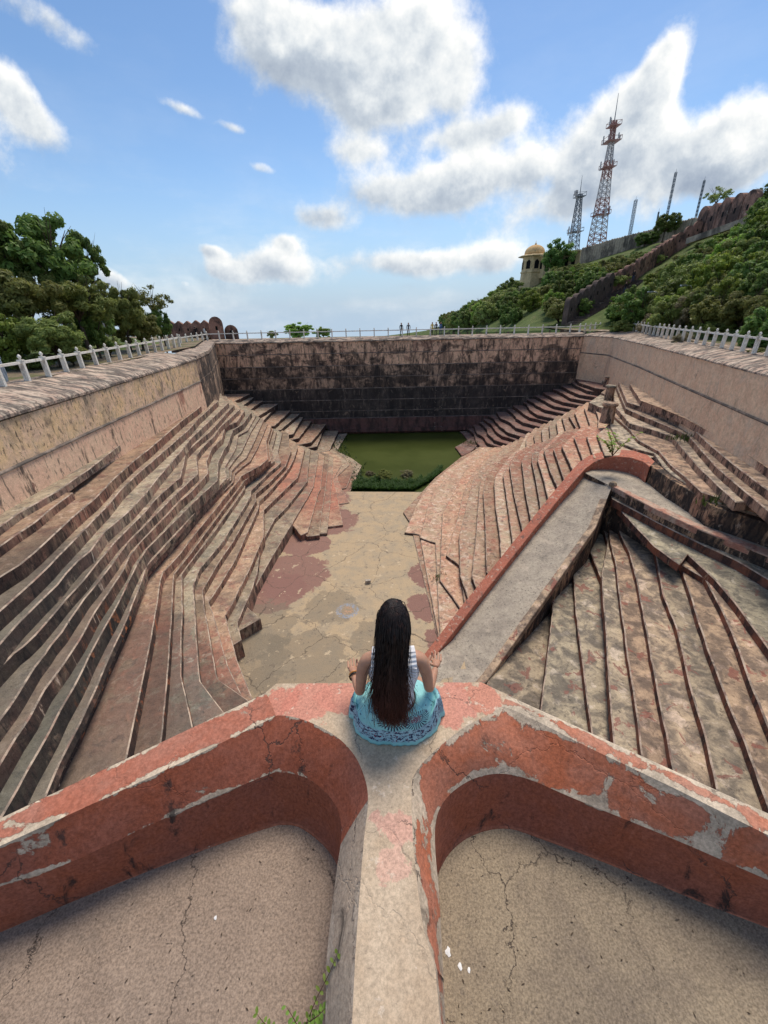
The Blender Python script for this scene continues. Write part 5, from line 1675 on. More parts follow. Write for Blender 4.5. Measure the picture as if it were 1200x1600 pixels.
def lattice(base, height, w0, w1, segs, label, mats, platforms, ant, bar=0.16, legs_straight=0.0):
    root = empty('lattice_tower' if w0 > 1.5 else 'mast', base, label, 'tower' if w0 > 1.5 else 'mast')
    root.rotation_euler.y = -0.045
    half = lambda f: (w0 + (w1 - w0) * min(1.0, f / (1 - legs_straight))) / 2
    cor = [(-1, -1), (1, -1), (1, 1), (-1, 1)]
    for (cx, cy) in cor:
        mb = MB()
        for i in range(segs):
            f0_, f1_ = i / segs, (i + 1) / segs
            mb.beam((cx * half(f0_), cy * half(f0_), height * f0_ - (3 if i == 0 else 0)), (cx * half(f1_), cy * half(f1_), height * f1_), bar, bar, (i * 7 // segs) % 2 if len(mats) > 1 else 0)
        mb.obj('leg', mats, root)
    mb = MB()
    for i in range(segs):
        f0_, f1_ = i / segs, (i + 1) / segs
        a, b = half(f0_), half(f1_)
        mi = (i * 7 // segs) % 2 if len(mats) > 1 else 0
        for j in range(4):
            c0, c1 = cor[j], cor[(j + 1) % 4]
            mb.beam((c0[0] * a, c0[1] * a, height * f0_), (c1[0] * b, c1[1] * b, height * f1_), bar * .55, bar * .55, mi)
            mb.beam((c1[0] * a, c1[1] * a, height * f0_), (c0[0] * b, c0[1] * b, height * f1_), bar * .55, bar * .55, mi)
            mb.beam((c0[0] * b, c0[1] * b, height * f1_), (c1[0] * b, c1[1] * b, height * f1_), bar * .55, bar * .55, mi)
    mb.obj('bracing', mats, root)
    r = random.Random(int(height * 10))
    for f, ext_ in platforms:
        w_ = half(f) + ext_
        mb = MB()
        mb.box((0, 0, height * f), (2 * w_, 2 * w_, .18))
        for j in range(4):
            c0, c1 = cor[j], cor[(j + 1) % 4]
            mb.beam((c0[0] * w_, c0[1] * w_, height * f + 1.0), (c1[0] * w_, c1[1] * w_, height * f + 1.0), .09)
            mb.beam((c0[0] * w_, c0[1] * w_, height * f), (c0[0] * w_, c0[1] * w_, height * f + 1.1), .1)
        pl = mb.obj('platform', [mats[0]], root)
        for j in range(5):
            a = r.uniform(0, 6.28)
            mb = MB()
            mb.box((math.cos(a) * w_ * 1.1, math.sin(a) * w_ * 1.1, height * f + r.uniform(.2, 1.2)), (.3, .3, r.uniform(1.2, 2.6)))
            an = mb.obj('antenna', [M_steel_w], None)
            an.parent = pl
    mb = MB()
    mb.tube([(0, 0, height), (0, 0, height + ant)], [bar * .7, bar * .25], 5)
    mb.obj('spire', [M_steel_g], root)
    return root


def px_h(px, py0, py1, dist):
    return PD(px, py1, dist).z - PD(px, py0, dist).z


lattice(PD(929, 400, 185), px_h(933, 400, 195, 185), 4.9, 1.1, 22, 'tallest red and white lattice tower with four antenna platforms', [M_steel_r, M_steel_w], [(.33, .6), (.68, 1.0), (.86, 1.6), (.965, 1.1)], 6.5, bar=.24, legs_straight=0.12)
lattice(PD(894, 400, 180), px_h(895, 400, 305, 180), 3.2, 1.2, 12, 'shorter grey lattice tower left of the tallest one', [M_steel_g], [(.40, .8), (.96, .9)], 5.0, bar=.2)
for (px, y0, y1, w_, lab) in ((981, 384, 314, .75, 'stout grey mast right of the tallest tower'), (1039, 352, 272, .5, 'thin mast behind the lone skyline tree'), (1086, 345, 284, .42, 'pale thin mast left of the bastion'), (1022, 368, 332, .3, 'shortest faint mast between the other masts')):
    lattice(PD(px, y0, 190), px_h(px, y0, y1, 190), w_, w_, 10, lab, [M_steel_g], [], 1.0, bar=.09)
# street lamps whose heads show above the bushes
M_lampgrey = plain('galvanised_steel', (0.45, 0.47, 0.48), 0.4, 0.5, 0.3)
for (px, py, dist, dx, lab) in ((8, 414, 40, 1, 'street lamp arm against the trees at the left frame edge'), (162, 444, 44, 1, 'street lamp arm above the olive acacias on the left'), (1018, 456, 68, -1, 'lower of the two street lamp heads over the right bushes'), (1070, 446, 64, -1, 'upper of the two street lamp heads over the right bushes')):
    q = PD(px, py, dist)
    root = empty('street_lamp', V3((q.x - dx * 1.0, q.y, ZTOP)), lab, 'street lamp')
    hh = q.z - ZTOP
    mb = MB()
    mb.tube([(0, 0, -1), (0, 0, hh * .6), (0, 0, hh - .3), (dx * .3, 0, hh - .05), (dx * .8, 0, hh)], [.08, .06, .05, .045, .04], 6)
    mb.obj('pole', [M_lampgrey], root, smooth=True)
    mb = MB()
    mb.box((dx * 1.1, 0, hh + .02), (.75, .26, .12))
    mb.box((dx * 1.1, 0, hh - .05), (.6, .2, .05))
    mb.obj('lamp_head', [M_lampgrey], root)
# ------------------------------------------------------------------ people
def skin_verts(chains, sub=1, root=0):
    """chains: lists of (point, radius or (rx, ry)); chains may start from the key of a point used before. Returns verts, faces of one grown surface"""
    bm = bmesh.new()
    lay = bm.verts.layers.skin.verify()
    known = {}
    first = None
    for ch_ in chains:
        prev = None
        for p, r in ch_:
            key = tuple(round(c, 4) for c in p)
            v = known.get(key)
            if v is None:
                v = bm.verts.new(p)
                v[lay].radius = r if isinstance(r, tuple) else (r, r)
                known[key] = v
                if first is None:
                    first = v
                    v[lay].use_root = True
            if prev is not None and prev is not v and bm.edges.get((prev, v)) is None:
                bm.edges.new((prev, v))
            prev = v
    me = bpy.data.meshes.new('tmp')
    bm.to_mesh(me)
    bm.free()
    o = bpy.data.objects.new('tmp', me)
    COL.objects.link(o)
    m = o.modifiers.new('s', 'SKIN')
    m.use_smooth_shade = True
    m.branch_smoothing = 0.6
    s2 = o.modifiers.new('u', 'SUBSURF')
    s2.levels = s2.render_levels = sub
    dg = bpy.context.evaluated_depsgraph_get()
    ev = o.evaluated_get(dg).to_mesh()
    vs = [v.co.copy() for v in ev.vertices]
    fs = [tuple(p.vertices) for p in ev.polygons]
    bpy.data.objects.remove(o)
    bpy.data.meshes.remove(me)
    return vs, fs


M_skin, nt, b = new_mat('skin', 0.5, 0.35)
b.inputs['Base Color'].default_value = (0.42, 0.215, 0.135, 1)
b.inputs['Subsurface Weight'].default_value = 0.12
b.inputs['Subsurface Radius'].default_value = (0.02, 0.008, 0.004)
pos = nt.node('ShaderNodeNewGeometry').outputs['Position']
nt.set(b.inputs['Base Color'], nt.mix(nt.step(nt.noise(pos, 14, 4, 0.6), 0.3, 0.7), (0.40, 0.20, 0.125), (0.48, 0.26, 0.165)))
M_cloth_w, nt, b = new_mat('white_ribbed_cotton', 0.85, 0.1)
pos = nt.node('ShaderNodeNewGeometry').outputs['Position']
rib = nt.math('SINE', nt.math('MULTIPLY', nt.node('ShaderNodeSeparateXYZ', {0: nt.vmath('ADD', pos, nt.vmath('MULTIPLY', nt.noise(pos, 9, 3, 0.5, out='Color'), (.03, .03, .03)))}).outputs[2], 420))
b.inputs['Base Color'].default_value = (0.70, 0.69, 0.70, 1)
nt.set(b.inputs['Base Color'], nt.mix(nt.step(rib, -1, 1), (0.62, 0.61, 0.63), (0.78, 0.77, 0.78)))
nt.set(b.inputs['Normal'], nt.node('ShaderNodeBump', {'Strength': 0.5, 'Distance': 0.004, 'Height': rib}).outputs[0])

O = V3((0.035, 1.50, ZL))                              # the point she sits on
wo = empty('person', O, 'woman with long dark hair sitting cross legged in a turquoise printed wrap and white top', 'person')
g = lambda x, y, z: O + V3((x, y, z))
pel, sp1, chest, neck = g(0, 0.0, .11), g(0, .01, .27), g(0, .035, .42), g(0, .05, .535)
shL, shR = g(-.145, .03, .495), g(.145, .03, .495)
elL, elR = g(-.185, .0, .265), g(.192, .01, .265)
wrL, wrR = g(-.232, .15, .245), g(.250, .17, .26)
kL, kR = g(-.195, .17, .095), g(.205, .18, .095)
chains = [
    [(pel, (.13, .10)), (sp1, (.098, .075)), (chest, (.125, .085)), (g(0, .04, .49), (.085, .06)), (neck, .045), (g(0, .06, .60), .044)],
    [(g(0, .04, .49), (.085, .06)), (shL, .041), ((shL + elL) / 2 + V3((-.010, 0, 0)), .034), (elL, .028), ((elL + wrL) / 2, .026), (wrL, .018)],
    [(g(0, .04, .49), (.085, .06)), (shR, .041), ((shR + elR) / 2 + V3((.010, 0, 0)), .034), (elR, .028), ((elR + wrR) / 2, .026), (wrR, .018)],
    [(pel, (.13, .10)), (g(-.10, .05, .10), .082), (kL, .052), (g(-.08, .20, .055), .045), (g(.06, .20, .045), .034)],
    [(pel, (.13, .10)), (g(.10, .05, .10), .082), (kR, .052), (g(.09, .23, .075), .045), (g(-.05, .245, .06), .034)],
]
bvs, bfs = skin_verts(chains, 2)
bmb = MB()
bmb.add(bvs, bfs, 0)


def hand(w_, d, up, side_out, mb0):
    """palm with five unequal fingers, index tip resting on the thumb"""
    d, up = d.normalized(), up.normalized()
    mb = MB()
    s = d.cross(up).normalized()
    if s.dot(side_out) < 0:
        s = -s                                          # s points to the thumb side
    pc = w_ + d * .045
    v, f = skin_verts([[(w_, (.020, .017)), (pc, (.034, .015)), (w_ + d * .085, (.036, .012))]], 1)
    mb.add(v, f, 0)
    for k, (off, ln, curl) in enumerate(((.030, .060, 1.15), (.010, .078, .30), (-.011, .072, .26), (-.030, .056, .24))):
        r0 = w_ + d * .075 + s * off
        a = curl
        p1 = r0 + (d * math.cos(a * .45) + up * math.sin(a * .45)) * ln * .45
        p2 = p1 + (d * math.cos(a) + up * math.sin(a)) * ln * .32
        p3 = p2 + (d * math.cos(a * 1.7) + up * math.sin(a * 1.7)) * ln * .28
        v, f = skin_verts([[(r0 - d * .012, .0095), (r0, .0092), (p1, .0085), (p2, .0078), (p3, .0062)]], 1)
        mb.add(v, f, 0)
        if k == 0:
            tip = p3
    t0 = w_ + d * .022 + s * .026
    t1 = t0 + (d * .5 + s * .75 + up * .35).normalized() * .036
    t2 = t1.lerp(tip, .72)
    v, f = skin_verts([[(w_ + d * .03 + s * .01, .014), (t0, .0125), (t1, .0105), (t2, .0085)]], 1)
    mb.add(v, f, 0)
    mb0.add([w_ + (q - w_) * .86 for q in mb.v], mb.f, 0)


hand(wrL, V3((-.12, .85, -.20)), V3((.05, .20, .95)), V3((1, 0, 0)), bmb)
hand(wrR, V3((.16, .85, -.15)), V3((-.05, .15, .95)), V3((-1, 0, 0)), bmb)
# head with face turned away to the pool
hc = g(0.0, .078, .70)
vs, fs = [], []
NH, NV = 24, 18
for j in range(NV + 1):
    th = math.pi * j / NV
    for i in range(NH):
        ph = 2 * math.pi * i / NH
        x, y, z = math.sin(th) * math.cos(ph), math.sin(th) * math.sin(ph), math.cos(th)
        rx, ry, rz = .074, .092, .112
        q = V3((x * rx, y * ry, z * rz))
        if y > 0.2:
            q.y += 0.020 * math.exp(-((x / .16) ** 2 + ((z + .12) / .17) ** 2))      # nose
            q.y -= 0.006 * math.exp(-(((abs(x) - .38) / .14) ** 2 + ((z - .06) / .10) ** 2))  # eye sockets
            q.y += 0.006 * math.exp(-((x / .25) ** 2 + ((z + .45) / .08) ** 2))      # lips
        if z < -.2:
            q.x *= 1 - .25 * (-z - .2)
            q.y += .006 * (-z)
        vs.append(hc + q)
for j in range(NV):
    for i in range(NH):
        fs.append((j * NH + i, j * NH + (i + 1) % NH, (j + 1) * NH + (i + 1) % NH, (j + 1) * NH + i))
bmb.add(vs, fs, 0)
for s_ in (-1, 1):
    ear, f = skin_verts([[(hc + V3((s_ * .070, .0, .015)), (.008, .02)), (hc + V3((s_ * .078, -.004, -.005)), (.008, .02)), (hc + V3((s_ * .073, .004, -.03)), (.006, .012))]], 1)
    bmb.add(ear, f, 0)
M_eye = plain('eye', (0.02, 0.015, 0.012), 0.2, 0.5)
M_lip = plain('lip', (0.30, 0.09, 0.08), 0.5, 0.3)
body = bmb.obj('body', [M_skin], wo, True, True)
for s_ in (-1, 1):
    mb = MB()
    mb.lathe([(.002, -.006), (.008, -.004), (.010, 0), (.008, .004), (.002, .006)], hc + V3((s_ * .029, .082, .008)), 10)
    mb.obj('eye', [M_eye], wo, True, True)
mb = MB()
mb.tube([hc + V3((-.022, .079, -.050)), hc + V3((0, .088, -.048)), hc + V3((.022, .079, -.050))], [.002, .005, .002], 6)
mb.obj('mouth', [M_lip], wo, True, True)

# white sleeveless top
rings = [(.20, .112, .088, 0.0), (.26, .106, .083, .008), (.32, .118, .090, .018), (.38, .134, .098, .030), (.43, .140, .098, .036), (.455, .128, .092, .038)]
vs, fs = [], []
NR = 36
for k, (z, rx, ry, cy) in enumerate(rings):
    for i in range(NR):
        a = 2 * math.pi * i / NR
        w_ = 1 + .012 * math.sin(a * 7 + z * 40)
        vs.append(g(rx * 1.02 * math.cos(a) * w_, cy + ry * math.sin(a) * w_ + .005, z))
for k in range(len(rings) - 1):
    for i in range(NR):
        fs.append((k * NR + i, k * NR + (i + 1) % NR, (k + 1) * NR + (i + 1) % NR, (k + 1) * NR + i))
top = obj('top', vs, fs, [M_cloth_w], wo, smooth=True)
for s_ in (-1, 1):
    mb = MB()
    pts = [g(s_ * .088, -.052, .44), g(s_ * .092, -.040, .50), g(s_ * .088, .01, .548), g(s_ * .085, .07, .53), g(s_ * .085, .125, .44)]
    for i in range(len(pts) - 1):
        mb.beam(pts[i], pts[i + 1], .052, .010)
    mb.obj('strap', [M_cloth_w], wo, False, True)

# the turquoise wrap spread over hips, thighs and knees
M_wrap, nt, b = new_mat('turquoise_wrap', 0.8, 0.12)
uv = nt.node('ShaderNodeUVMap', uv_map='UVMap').outputs[0]
sp = nt.node('ShaderNodeSeparateXYZ', {0: uv})
U, Vv = sp.outputs[0], sp.outputs[1]
pos = nt.node('ShaderNodeNewGeometry').outputs['Position']
c = nt.mix(nt.step(nt.noise(pos, 9, 4, 0.6), 0.3, 0.7), (0.22, 0.50, 0.51), (0.30, 0.58, 0.58))
INK, MAROON, LILAC = (0.025, 0.028, 0.075), (0.16, 0.015, 0.055), (0.36, 0.40, 0.55)
bn = nt.noise(nt.scale(uv, (34, 16, 1)), 1.6, 5, 0.7)
inb = nt.math('MULTIPLY', nt.step(Vv, 0.70, 0.74), nt.step(Vv, 0.95, 0.92))
c = nt.mix(nt.math('MULTIPLY', inb, 0.45), c, LILAC)
c = nt.mix(nt.math('MULTIPLY', inb, nt.step(bn, 0.50, 0.55)), c, INK)
c = nt.mix(nt.math('MULTIPLY', inb, nt.step(nt.noise(nt.scale(uv, (60, 24, 1)), 1.3, 3, 0.6), 0.60, 0.64)), c, MAROON)
for (u0, v0, r) in ((0.735, 0.40, 1.0), (0.86, 0.48, 0.8)):
    du = nt.math('MULTIPLY', nt.math('SUBTRACT', U, u0), 3.4 / r)
    dv = nt.math('MULTIPLY', nt.math('SUBTRACT', Vv, v0), 1.0 / r)
    rr = nt.math('SQRT', nt.math('ADD', nt.math('MULTIPLY', du, du), nt.math('MULTIPLY', dv, dv)))
    an = nt.math('ARCTAN2', dv, du)
    rays = nt.step(nt.math('SINE', nt.math('MULTIPLY', an, 34)), -0.1, 0.25)
    rays = nt.math('MULTIPLY', rays, nt.math('MULTIPLY', nt.step(rr, 0.15, 0.17), nt.step(rr, 0.34, 0.30)))
    c = nt.mix(rays, c, INK)
    core = nt.math('MULTIPLY', nt.step(rr, 0.145, 0.13), nt.step(nt.noise(nt.scale(uv, (50, 22, 1)), 2.0, 4, 0.7), 0.44, 0.5))
    c = nt.mix(core, c, MAROON)
    c = nt.mix(nt.math('MULTIPLY', nt.step(nt.math('ABSOLUTE', nt.math('SUBTRACT', rr, 0.155)), 0.012, 0.004), 0.9), c, INK)
scat = nt.voro(nt.scale(uv, (26, 9, 1)), 1.0)
c = nt.mix(nt.math('MULTIPLY', nt.step(scat, 0.16, 0.12), nt.step(Vv, 0.68, 0.62)), c, (0.05, 0.09, 0.16))
nt.set(b.inputs['Base Color'], c)
nt.set(b.inputs['Normal'], nt.node('ShaderNodeBump', {'Strength': 0.4, 'Distance': 0.003, 'Height': nt.noise(pos, 60, 4, 0.6)}).outputs[0])
NT2, NS = 144, 34
vs, fs, uvs = [], [], []


def floor_r(a):
    """outline of the spread cloth on the landing"""
    x, y = math.cos(a), math.sin(a)
    r = .245 + .035 * abs(x) + .03 * max(0, y)
    if y < 0:
        r = .262 - .085 * (-y) ** 1.6
    return r


for i in range(NT2):
    a = 2 * math.pi * i / NT2
    x, y = math.cos(a), math.sin(a)
    rf_ = floor_r(a)
    fold = .004 * math.sin(a * 5 + 1.3) + .003 * math.sin(a * 11 + 0.4) + .002 * math.sin(a * 29)
    for j in range(NS + 1):
        s = j / NS
        rw_ = .108 + .012 * abs(x)
        side = abs(x) ** 1.5 * (1.0 if y > -.35 else max(0, 1 - (-y - .35) * 1.6))
        bul = 0.5 * (1 - y)                              # 1 behind
        r = rw_ + (rf_ - rw_) * (s ** (0.95 - .32 * bul))
        zt = .235 - .012 * bul
        zp = zt * (1 - s ** (1.25 + 1.3 * bul))
        knee = (.165 + .01 * x) * math.exp(-((s - .70) / .24) ** 2) * side
        z = max(zp, knee * (1 - max(0, s - .9) * 9)) if s < .985 else 0.004
        z += (.0035 * math.sin(a * 13 + s * 22) + .003 * math.sin(a * 6 - s * 31)) * s * (1 - s) * 4
        r += fold * s * s + .006 * math.sin(s * 26 + a * 3) * s * (1 - s)
        cx_, cy_ = 0.0 + .012 * s, .005 + .040 * s
        vs.append(g(cx_ + r * x, cy_ + r * y * (1.0 if y > 0 else 1.0), max(0.004, z)))
        uvs.append((i / NT2, s))
for i in range(NT2):
    for j in range(NS):
        a0, a1 = i * (NS + 1) + j, ((i + 1) % NT2) * (NS + 1) + j
        fs.append((a0, a0 + 1, a1 + 1, a1))
wrap = obj('wrap_skirt', vs, fs, [M_wrap], wo, smooth=True)
uvl = wrap.data.uv_layers.new(name='UVMap')
for lp_ in wrap.data.loops:
    u_, v_ = uvs[lp_.vertex_index]
    uvl.data[lp_.index].uv = (u_, v_)
sm = wrap.modifiers.new('thick', 'SOLIDIFY')
sm.thickness = 0.004
# hair: a cap, a long fall, and many strands
M_hair, nt, b = new_mat('dark_hair', 0.5, 0.3)
pos = nt.node('ShaderNodeNewGeometry').outputs['Position']
zz = nt.node('ShaderNodeSeparateXYZ', {0: pos}).outputs[2]
c = nt.mix(nt.step(zz, ZL + .62, ZL + .10), (0.012, 0.007, 0.006), (0.10, 0.026, 0.015))
c = nt.mix(nt.step(nt.noise(nt.scale(pos, (1, 1, .12)), 60, 4, 0.6), 0.5, 0.75, 0, 0.6), c, (0.10, 0.038, 0.024))
nt.set(b.inputs['Base Color'], c)
rh = random.Random(5)
HAIR_C = [  # centre line of the fall: (x, y, z, half width, half depth)
    (0.0, .085, .822, .034, .040), (0.0, .075, .80, .062, .074), (0.0, .055, .75, .080, .092), (-.002, .03, .69, .084, .086), (-.008, -.002, .61, .074, .060),
    (-.018, -.040, .51, .064, .040), (-.024, -.062, .42, .066, .034), (-.026, -.082, .34, .068, .032), (-.022, -.100, .27, .066, .028), (-.014, -.116, .21, .054, .022), (-.010, -.130, .16, .038, .014)]


def hair_at(t):
    k = min(len(HAIR_C) - 2, int(t * (len(HAIR_C) - 1)))
    f = t * (len(HAIR_C) - 1) - k
    return [HAIR_C[k][m_] + (HAIR_C[k + 1][m_] - HAIR_C[k][m_]) * f for m_ in range(5)]


vs, fs = [], []
NA, NB = 26, 44
for j in range(NB + 1):
    x, y, z, hw, hd_ = hair_at(min(.86, max(.16, j / NB)))
    if j / NB > .6:
        hw *= 1 - (j / NB - .6) * .55
    for i in range(NA):
        a = 2 * math.pi * i / NA
        w_ = 1 + .05 * math.sin(a * 5 + j * .2) + .03 * math.sin(a * 11)
        yy = math.sin(a) * hd_ * w_
        if z < .78 and z > .60 and yy > 0:
            yy *= .55                                   # leaves the face free
        vs.append(g(x + math.cos(a) * hw * w_ * .96, y + yy, z))
for j in range(NB):
    for i in range(NA):
        fs.append((j * NA + i, j * NA + (i + 1) % NA, (j + 1) * NA + (i + 1) % NA, (j + 1) * NA + i))
mb = MB()
mb.add(vs, fs, 0)
cr_, cf_ = [], []
for j in range(9):                                     # the crown of the head
    th = j / 8 * 1.75
    for i in range(24):
        ph = 2 * math.pi * i / 24
        cr_.append(hc + V3((.081 * math.sin(th) * math.cos(ph), -.004 + .097 * math.sin(th) * math.sin(ph) * (0.92 if math.sin(ph) > 0 else 1.05), .119 * math.cos(th) + (.025 if math.sin(ph) > .3 else 0) * math.sin(th) * math.sin(ph))))
for j in range(8):
    for i in range(24):
        cf_.append((j * 24 + i, (j + 1) * 24 + i, (j + 1) * 24 + (i + 1) % 24, j * 24 + (i + 1) % 24))
mb.add(cr_, cf_, 0)
for s_ in range(1100):
    a = rh.uniform(math.pi * 1.0, math.pi * 2.0) if rh.random() < .8 else rh.uniform(0, 2 * math.pi)
    end = rh.uniform(.68, 1.0) if rh.random() < .75 else rh.uniform(.45, .8)
    st_ = rh.uniform(0.14, .42)
    rad = rh.uniform(.96, 1.07)
    fly = rh.random() < .09
    pts, rr_ = [], []
    n = 11
    wx, wy, ph = rh.gauss(0, .030), rh.uniform(-.014, .012), rh.uniform(0, 6)
    wv = rh.uniform(.002, .009)
    for k in range(n):
        t = st_ + (end - st_) * k / (n - 1)
        x, y, z, hw, hd_ = hair_at(t)
        f = k / (n - 1)
        yy = math.sin(a) * hd_ * rad
        if z < .78 and z > .60 and yy > 0:
            yy *= .55
        q = g(x + math.cos(a) * hw * rad + wx * f * f + wv * f * math.sin(k * 0.9 + ph), y + yy + wy * f - .002 - .004 * abs(math.sin(k * .8 + ph)) * f, z + .005 * f)
        if fly:
            q += V3((math.copysign(.055, math.cos(a)) * f ** 1.5 * (1 + .4 * math.sin(k + ph)), -.02 * f, .02 * math.sin(k * .9 + ph)))
        pts.append(q)
        rr_.append((.0026 if not fly else .0011) * (1 - .75 * f ** 3))
    if st_ < .24:                                      # these start at the crown
        top_ = hc + V3((rh.uniform(-.02, .02), rh.uniform(-.035, .03), .121))
        m_ = (top_ + pts[0]) / 2 - hc
        pts = [top_, hc + m_ * (.125 / max(.06, m_.length)) if m_.length < .125 else hc + m_] + pts
        rr_ = [rr_[0], rr_[0]] + rr_
    mb.tube(pts, rr_, 3, 0, cap=False)
mb.obj('hair', [M_hair], wo, True, True)
# bracelets on the left wrist
M_gold = plain('orange_bead', (0.55, 0.22, 0.05), 0.35, 0.5)
M_blackb = plain('black_band', (0.012, 0.012, 0.012), 0.4, 0.4)
dL = (wrL - elL).normalized()
for off, mt_, rr_ in ((.012, M_gold, .0055), (.026, M_blackb, .0045)):
    u_ = dL.cross(V3((0, 0, 1))).normalized()
    w_ = u_.cross(dL)
    c_ = wrL - dL * off
    mb = MB()
    mb.tube([c_ + (u_ * math.cos(a) + w_ * math.sin(a)) * .027 for a in [k * math.pi / 8 for k in range(17)]], rr_, 6)
    mb.obj('bracelet', [mt_], wo, True, True)


# small people: one grown body each, clothes by material zones, hair or cap as children
def cloth(name, col):
    return plain(name, col, 0.85, 0.1, var=0.15, vs=5)


M_hairp = plain('black_hair', (0.012, 0.010, 0.009), 0.5, 0.3)


def figure(foot, face, shirt, trousers, label, h=1.68, pose='stand', cap=None, group=None, arm=0.0):
    root = empty('person', foot, label, 'person', group, rz=face)
    k = h / 1.70
    q = lambda x, y, z: V3((x * k, y * k, z * k))
    if pose == 'sit':
        hip, kn, an = .48, [(-.10, .42, .50), (.10, .42, .50)], [(-.10, .46, .05), (.10, .46, .05)]
        dz = -.42
    else:
        hip, kn, an = .92, [(-.10, .04, .49), (.12, -.02, .49)], [(-.11, -.02, .06), (.15, .02, .06)]
        dz = 0.0
    up = lambda z: z + dz
    pel_ = q(0, 0, hip)
    ch_ = [[(pel_, (.15 * k, .11 * k)), (q(0, 0, up(1.12)), (.125 * k, .09 * k)), (q(0, .01, up(1.32)), (.16 * k, .10 * k)), (q(0, 0, up(1.43)), (.10 * k, .07 * k)), (q(0, .01, up(1.50)), .05 * k)]]
    for s_, kk, aa in ((-1, kn[0], an[0]), (1, kn[1], an[1])):
        ch_.append([(pel_, (.15 * k, .11 * k)), (q(s_ * .095, 0.02, hip - .06), .085 * k), (q(*kk), .062 * k), (q(*aa), .042 * k), (q(aa[0], aa[1] + .14, .03), .035 * k)])
        if arm and s_ > 0:
            e_, w_ = q(.30, .12, up(1.16)), q(.22, .34, up(1.22))
        else:
            e_, w_ = q(s_ * .25, -.03, up(1.12)), q(s_ * .24, .10, up(.90))
        ch_.append([(q(0, 0, up(1.43)), (.10 * k, .07 * k)), (q(s_ * .18, 0, up(1.41)), .055 * k), (e_, .042 * k), (w_, .03 * k), (w_ + q(0, .05, -.05), .036 * k)])
    v, f = skin_verts(ch_, 1)
    mb = MB()
    fm_ = []
    for p in f:
        c_ = sum((v[i] for i in p), V3()) / len(p)
        z_ = c_.z / k
        if pose == 'stand':
            mi = 2 if z_ > 1.47 else (0 if (z_ > .93 and abs(c_.x) / k < .30 and c_.y / k < .16) else (2 if (abs(c_.x) / k > .19 and z_ > .7) else 1))
        else:
            mi = 2 if z_ > 1.05 else (0 if z_ > .58 and abs(c_.y) < .2 else 1)
        fm_.append(mi)
    mb.v, mb.f, mb.m = list(v), list(f), fm_
    hv = []
    head = [(.02, -.12), (.06, -.10), (.078, -.04), (.083, .02), (.075, .07), (.05, .105), (.012, .118)]
    mb.lathe([(r * k, z * k) for r, z in head], q(0, .02, up(1.60)), 12, 2, 1.0, 1.15)
    mb.box(q(0, .118, up(1.585)), (.02 * k, .03 * k, .035 * k), 2)
    mb.obj('body', [shirt, trousers, M_skin], root, True)
    mb = MB()
    if cap:
        mb.lathe([(.088 * k, .02 * k), (.090 * k, .06 * k), (.07 * k, .11 * k), (.02 * k, .13 * k)], q(0, .015, up(1.60)), 12, 0, 1, 1.15)
        mb.box(q(0, .14, up(1.625)), (.12 * k, .12 * k, .015 * k))
        mb.obj('cap', [cap], root, True)
    else:
        mb.lathe([(.086 * k, -.02 * k), (.090 * k, .05 * k), (.07 * k, .105 * k), (.02 * k, .125 * k)], q(0, -.008, up(1.60)), 12, 0, 1, 1.12)
        mb.obj('hair', [M_hairp], root, True)
    return root


M_plaid, nt, b = new_mat('blue_plaid', 0.85, 0.1)
tc = nt.node('ShaderNodeTexCoord').outputs['Object']
s3 = nt.node('ShaderNodeSeparateXYZ', {0: tc})
gx = nt.step(nt.math('SINE', nt.math('MULTIPLY', nt.math('ADD', s3.outputs[0], s3.outputs[1]), 60)), 0.3, 0.5)
gz = nt.step(nt.math('SINE', nt.math('MULTIPLY', s3.outputs[2], 60)), 0.3, 0.5)
nt.set(b.inputs['Base Color'], nt.mix(gz, nt.mix(gx, (0.12, 0.17, 0.26), (0.30, 0.36, 0.45)), (0.42, 0.46, 0.52)))
C_WHITE, C_YEL, C_BLK, C_BLUE, C_GREY, C_JEAN, C_PALE = (cloth(n_, c_) for n_, c_ in (('white_cloth', (.6, .6, .58)), ('yellow_cloth', (.62, .42, .04)), ('black_cloth', (.02, .02, .025)), ('blue_cloth', (.05, .10, .25)), ('grey_cloth', (.16, .16, .17)), ('denim', (.06, .08, .13)), ('pale_jeans', (.36, .41, .46))))
figure(P(13, 598, ZTOP), math.radians(120), M_plaid, C_PALE, 'man in a blue plaid shirt and white cap standing behind the left railing', cap=C_WHITE, h=1.72)
for (px, d_, sh, tr, fc, lab) in (
    (627, 1.9, C_BLK, C_BLK, 200, 'dark dressed person walking on the far wall, farthest left of the walkers'),
    (638, 1.9, C_GREY, C_BLK, 170, 'person in grey on the far wall just left of the group of three'),
    (675, 1.9, C_YEL, C_BLK, 150, 'person in a yellow shirt on the far wall'),
    (681, 1.7, C_BLK, C_BLK, 190, 'person in black in the middle of the group of three on the far wall'),
    (688, 1.9, C_BLUE, C_JEAN, 210, 'person in dark blue on the right of the group of three on the far wall'),
):
    q = PY(px, 523, FARY + d_)
    figure(V3((q.x, q.y, -3.12)), math.radians(fc), sh, tr, lab, h=1.85)
q = P(308, 531, -3.0)
figure(V3((q.x, q.y, -3.0)), math.radians(30), C_BLK, C_BLK, 'person in black leaning by the opening of the ruined wall', h=1.75)
q = P(322, 531, -3.0)
figure(V3((q.x, q.y, -3.0)), math.radians(-40), C_WHITE, C_BLK, 'person in a white shirt beside the one in black at the ruined wall', h=1.75)
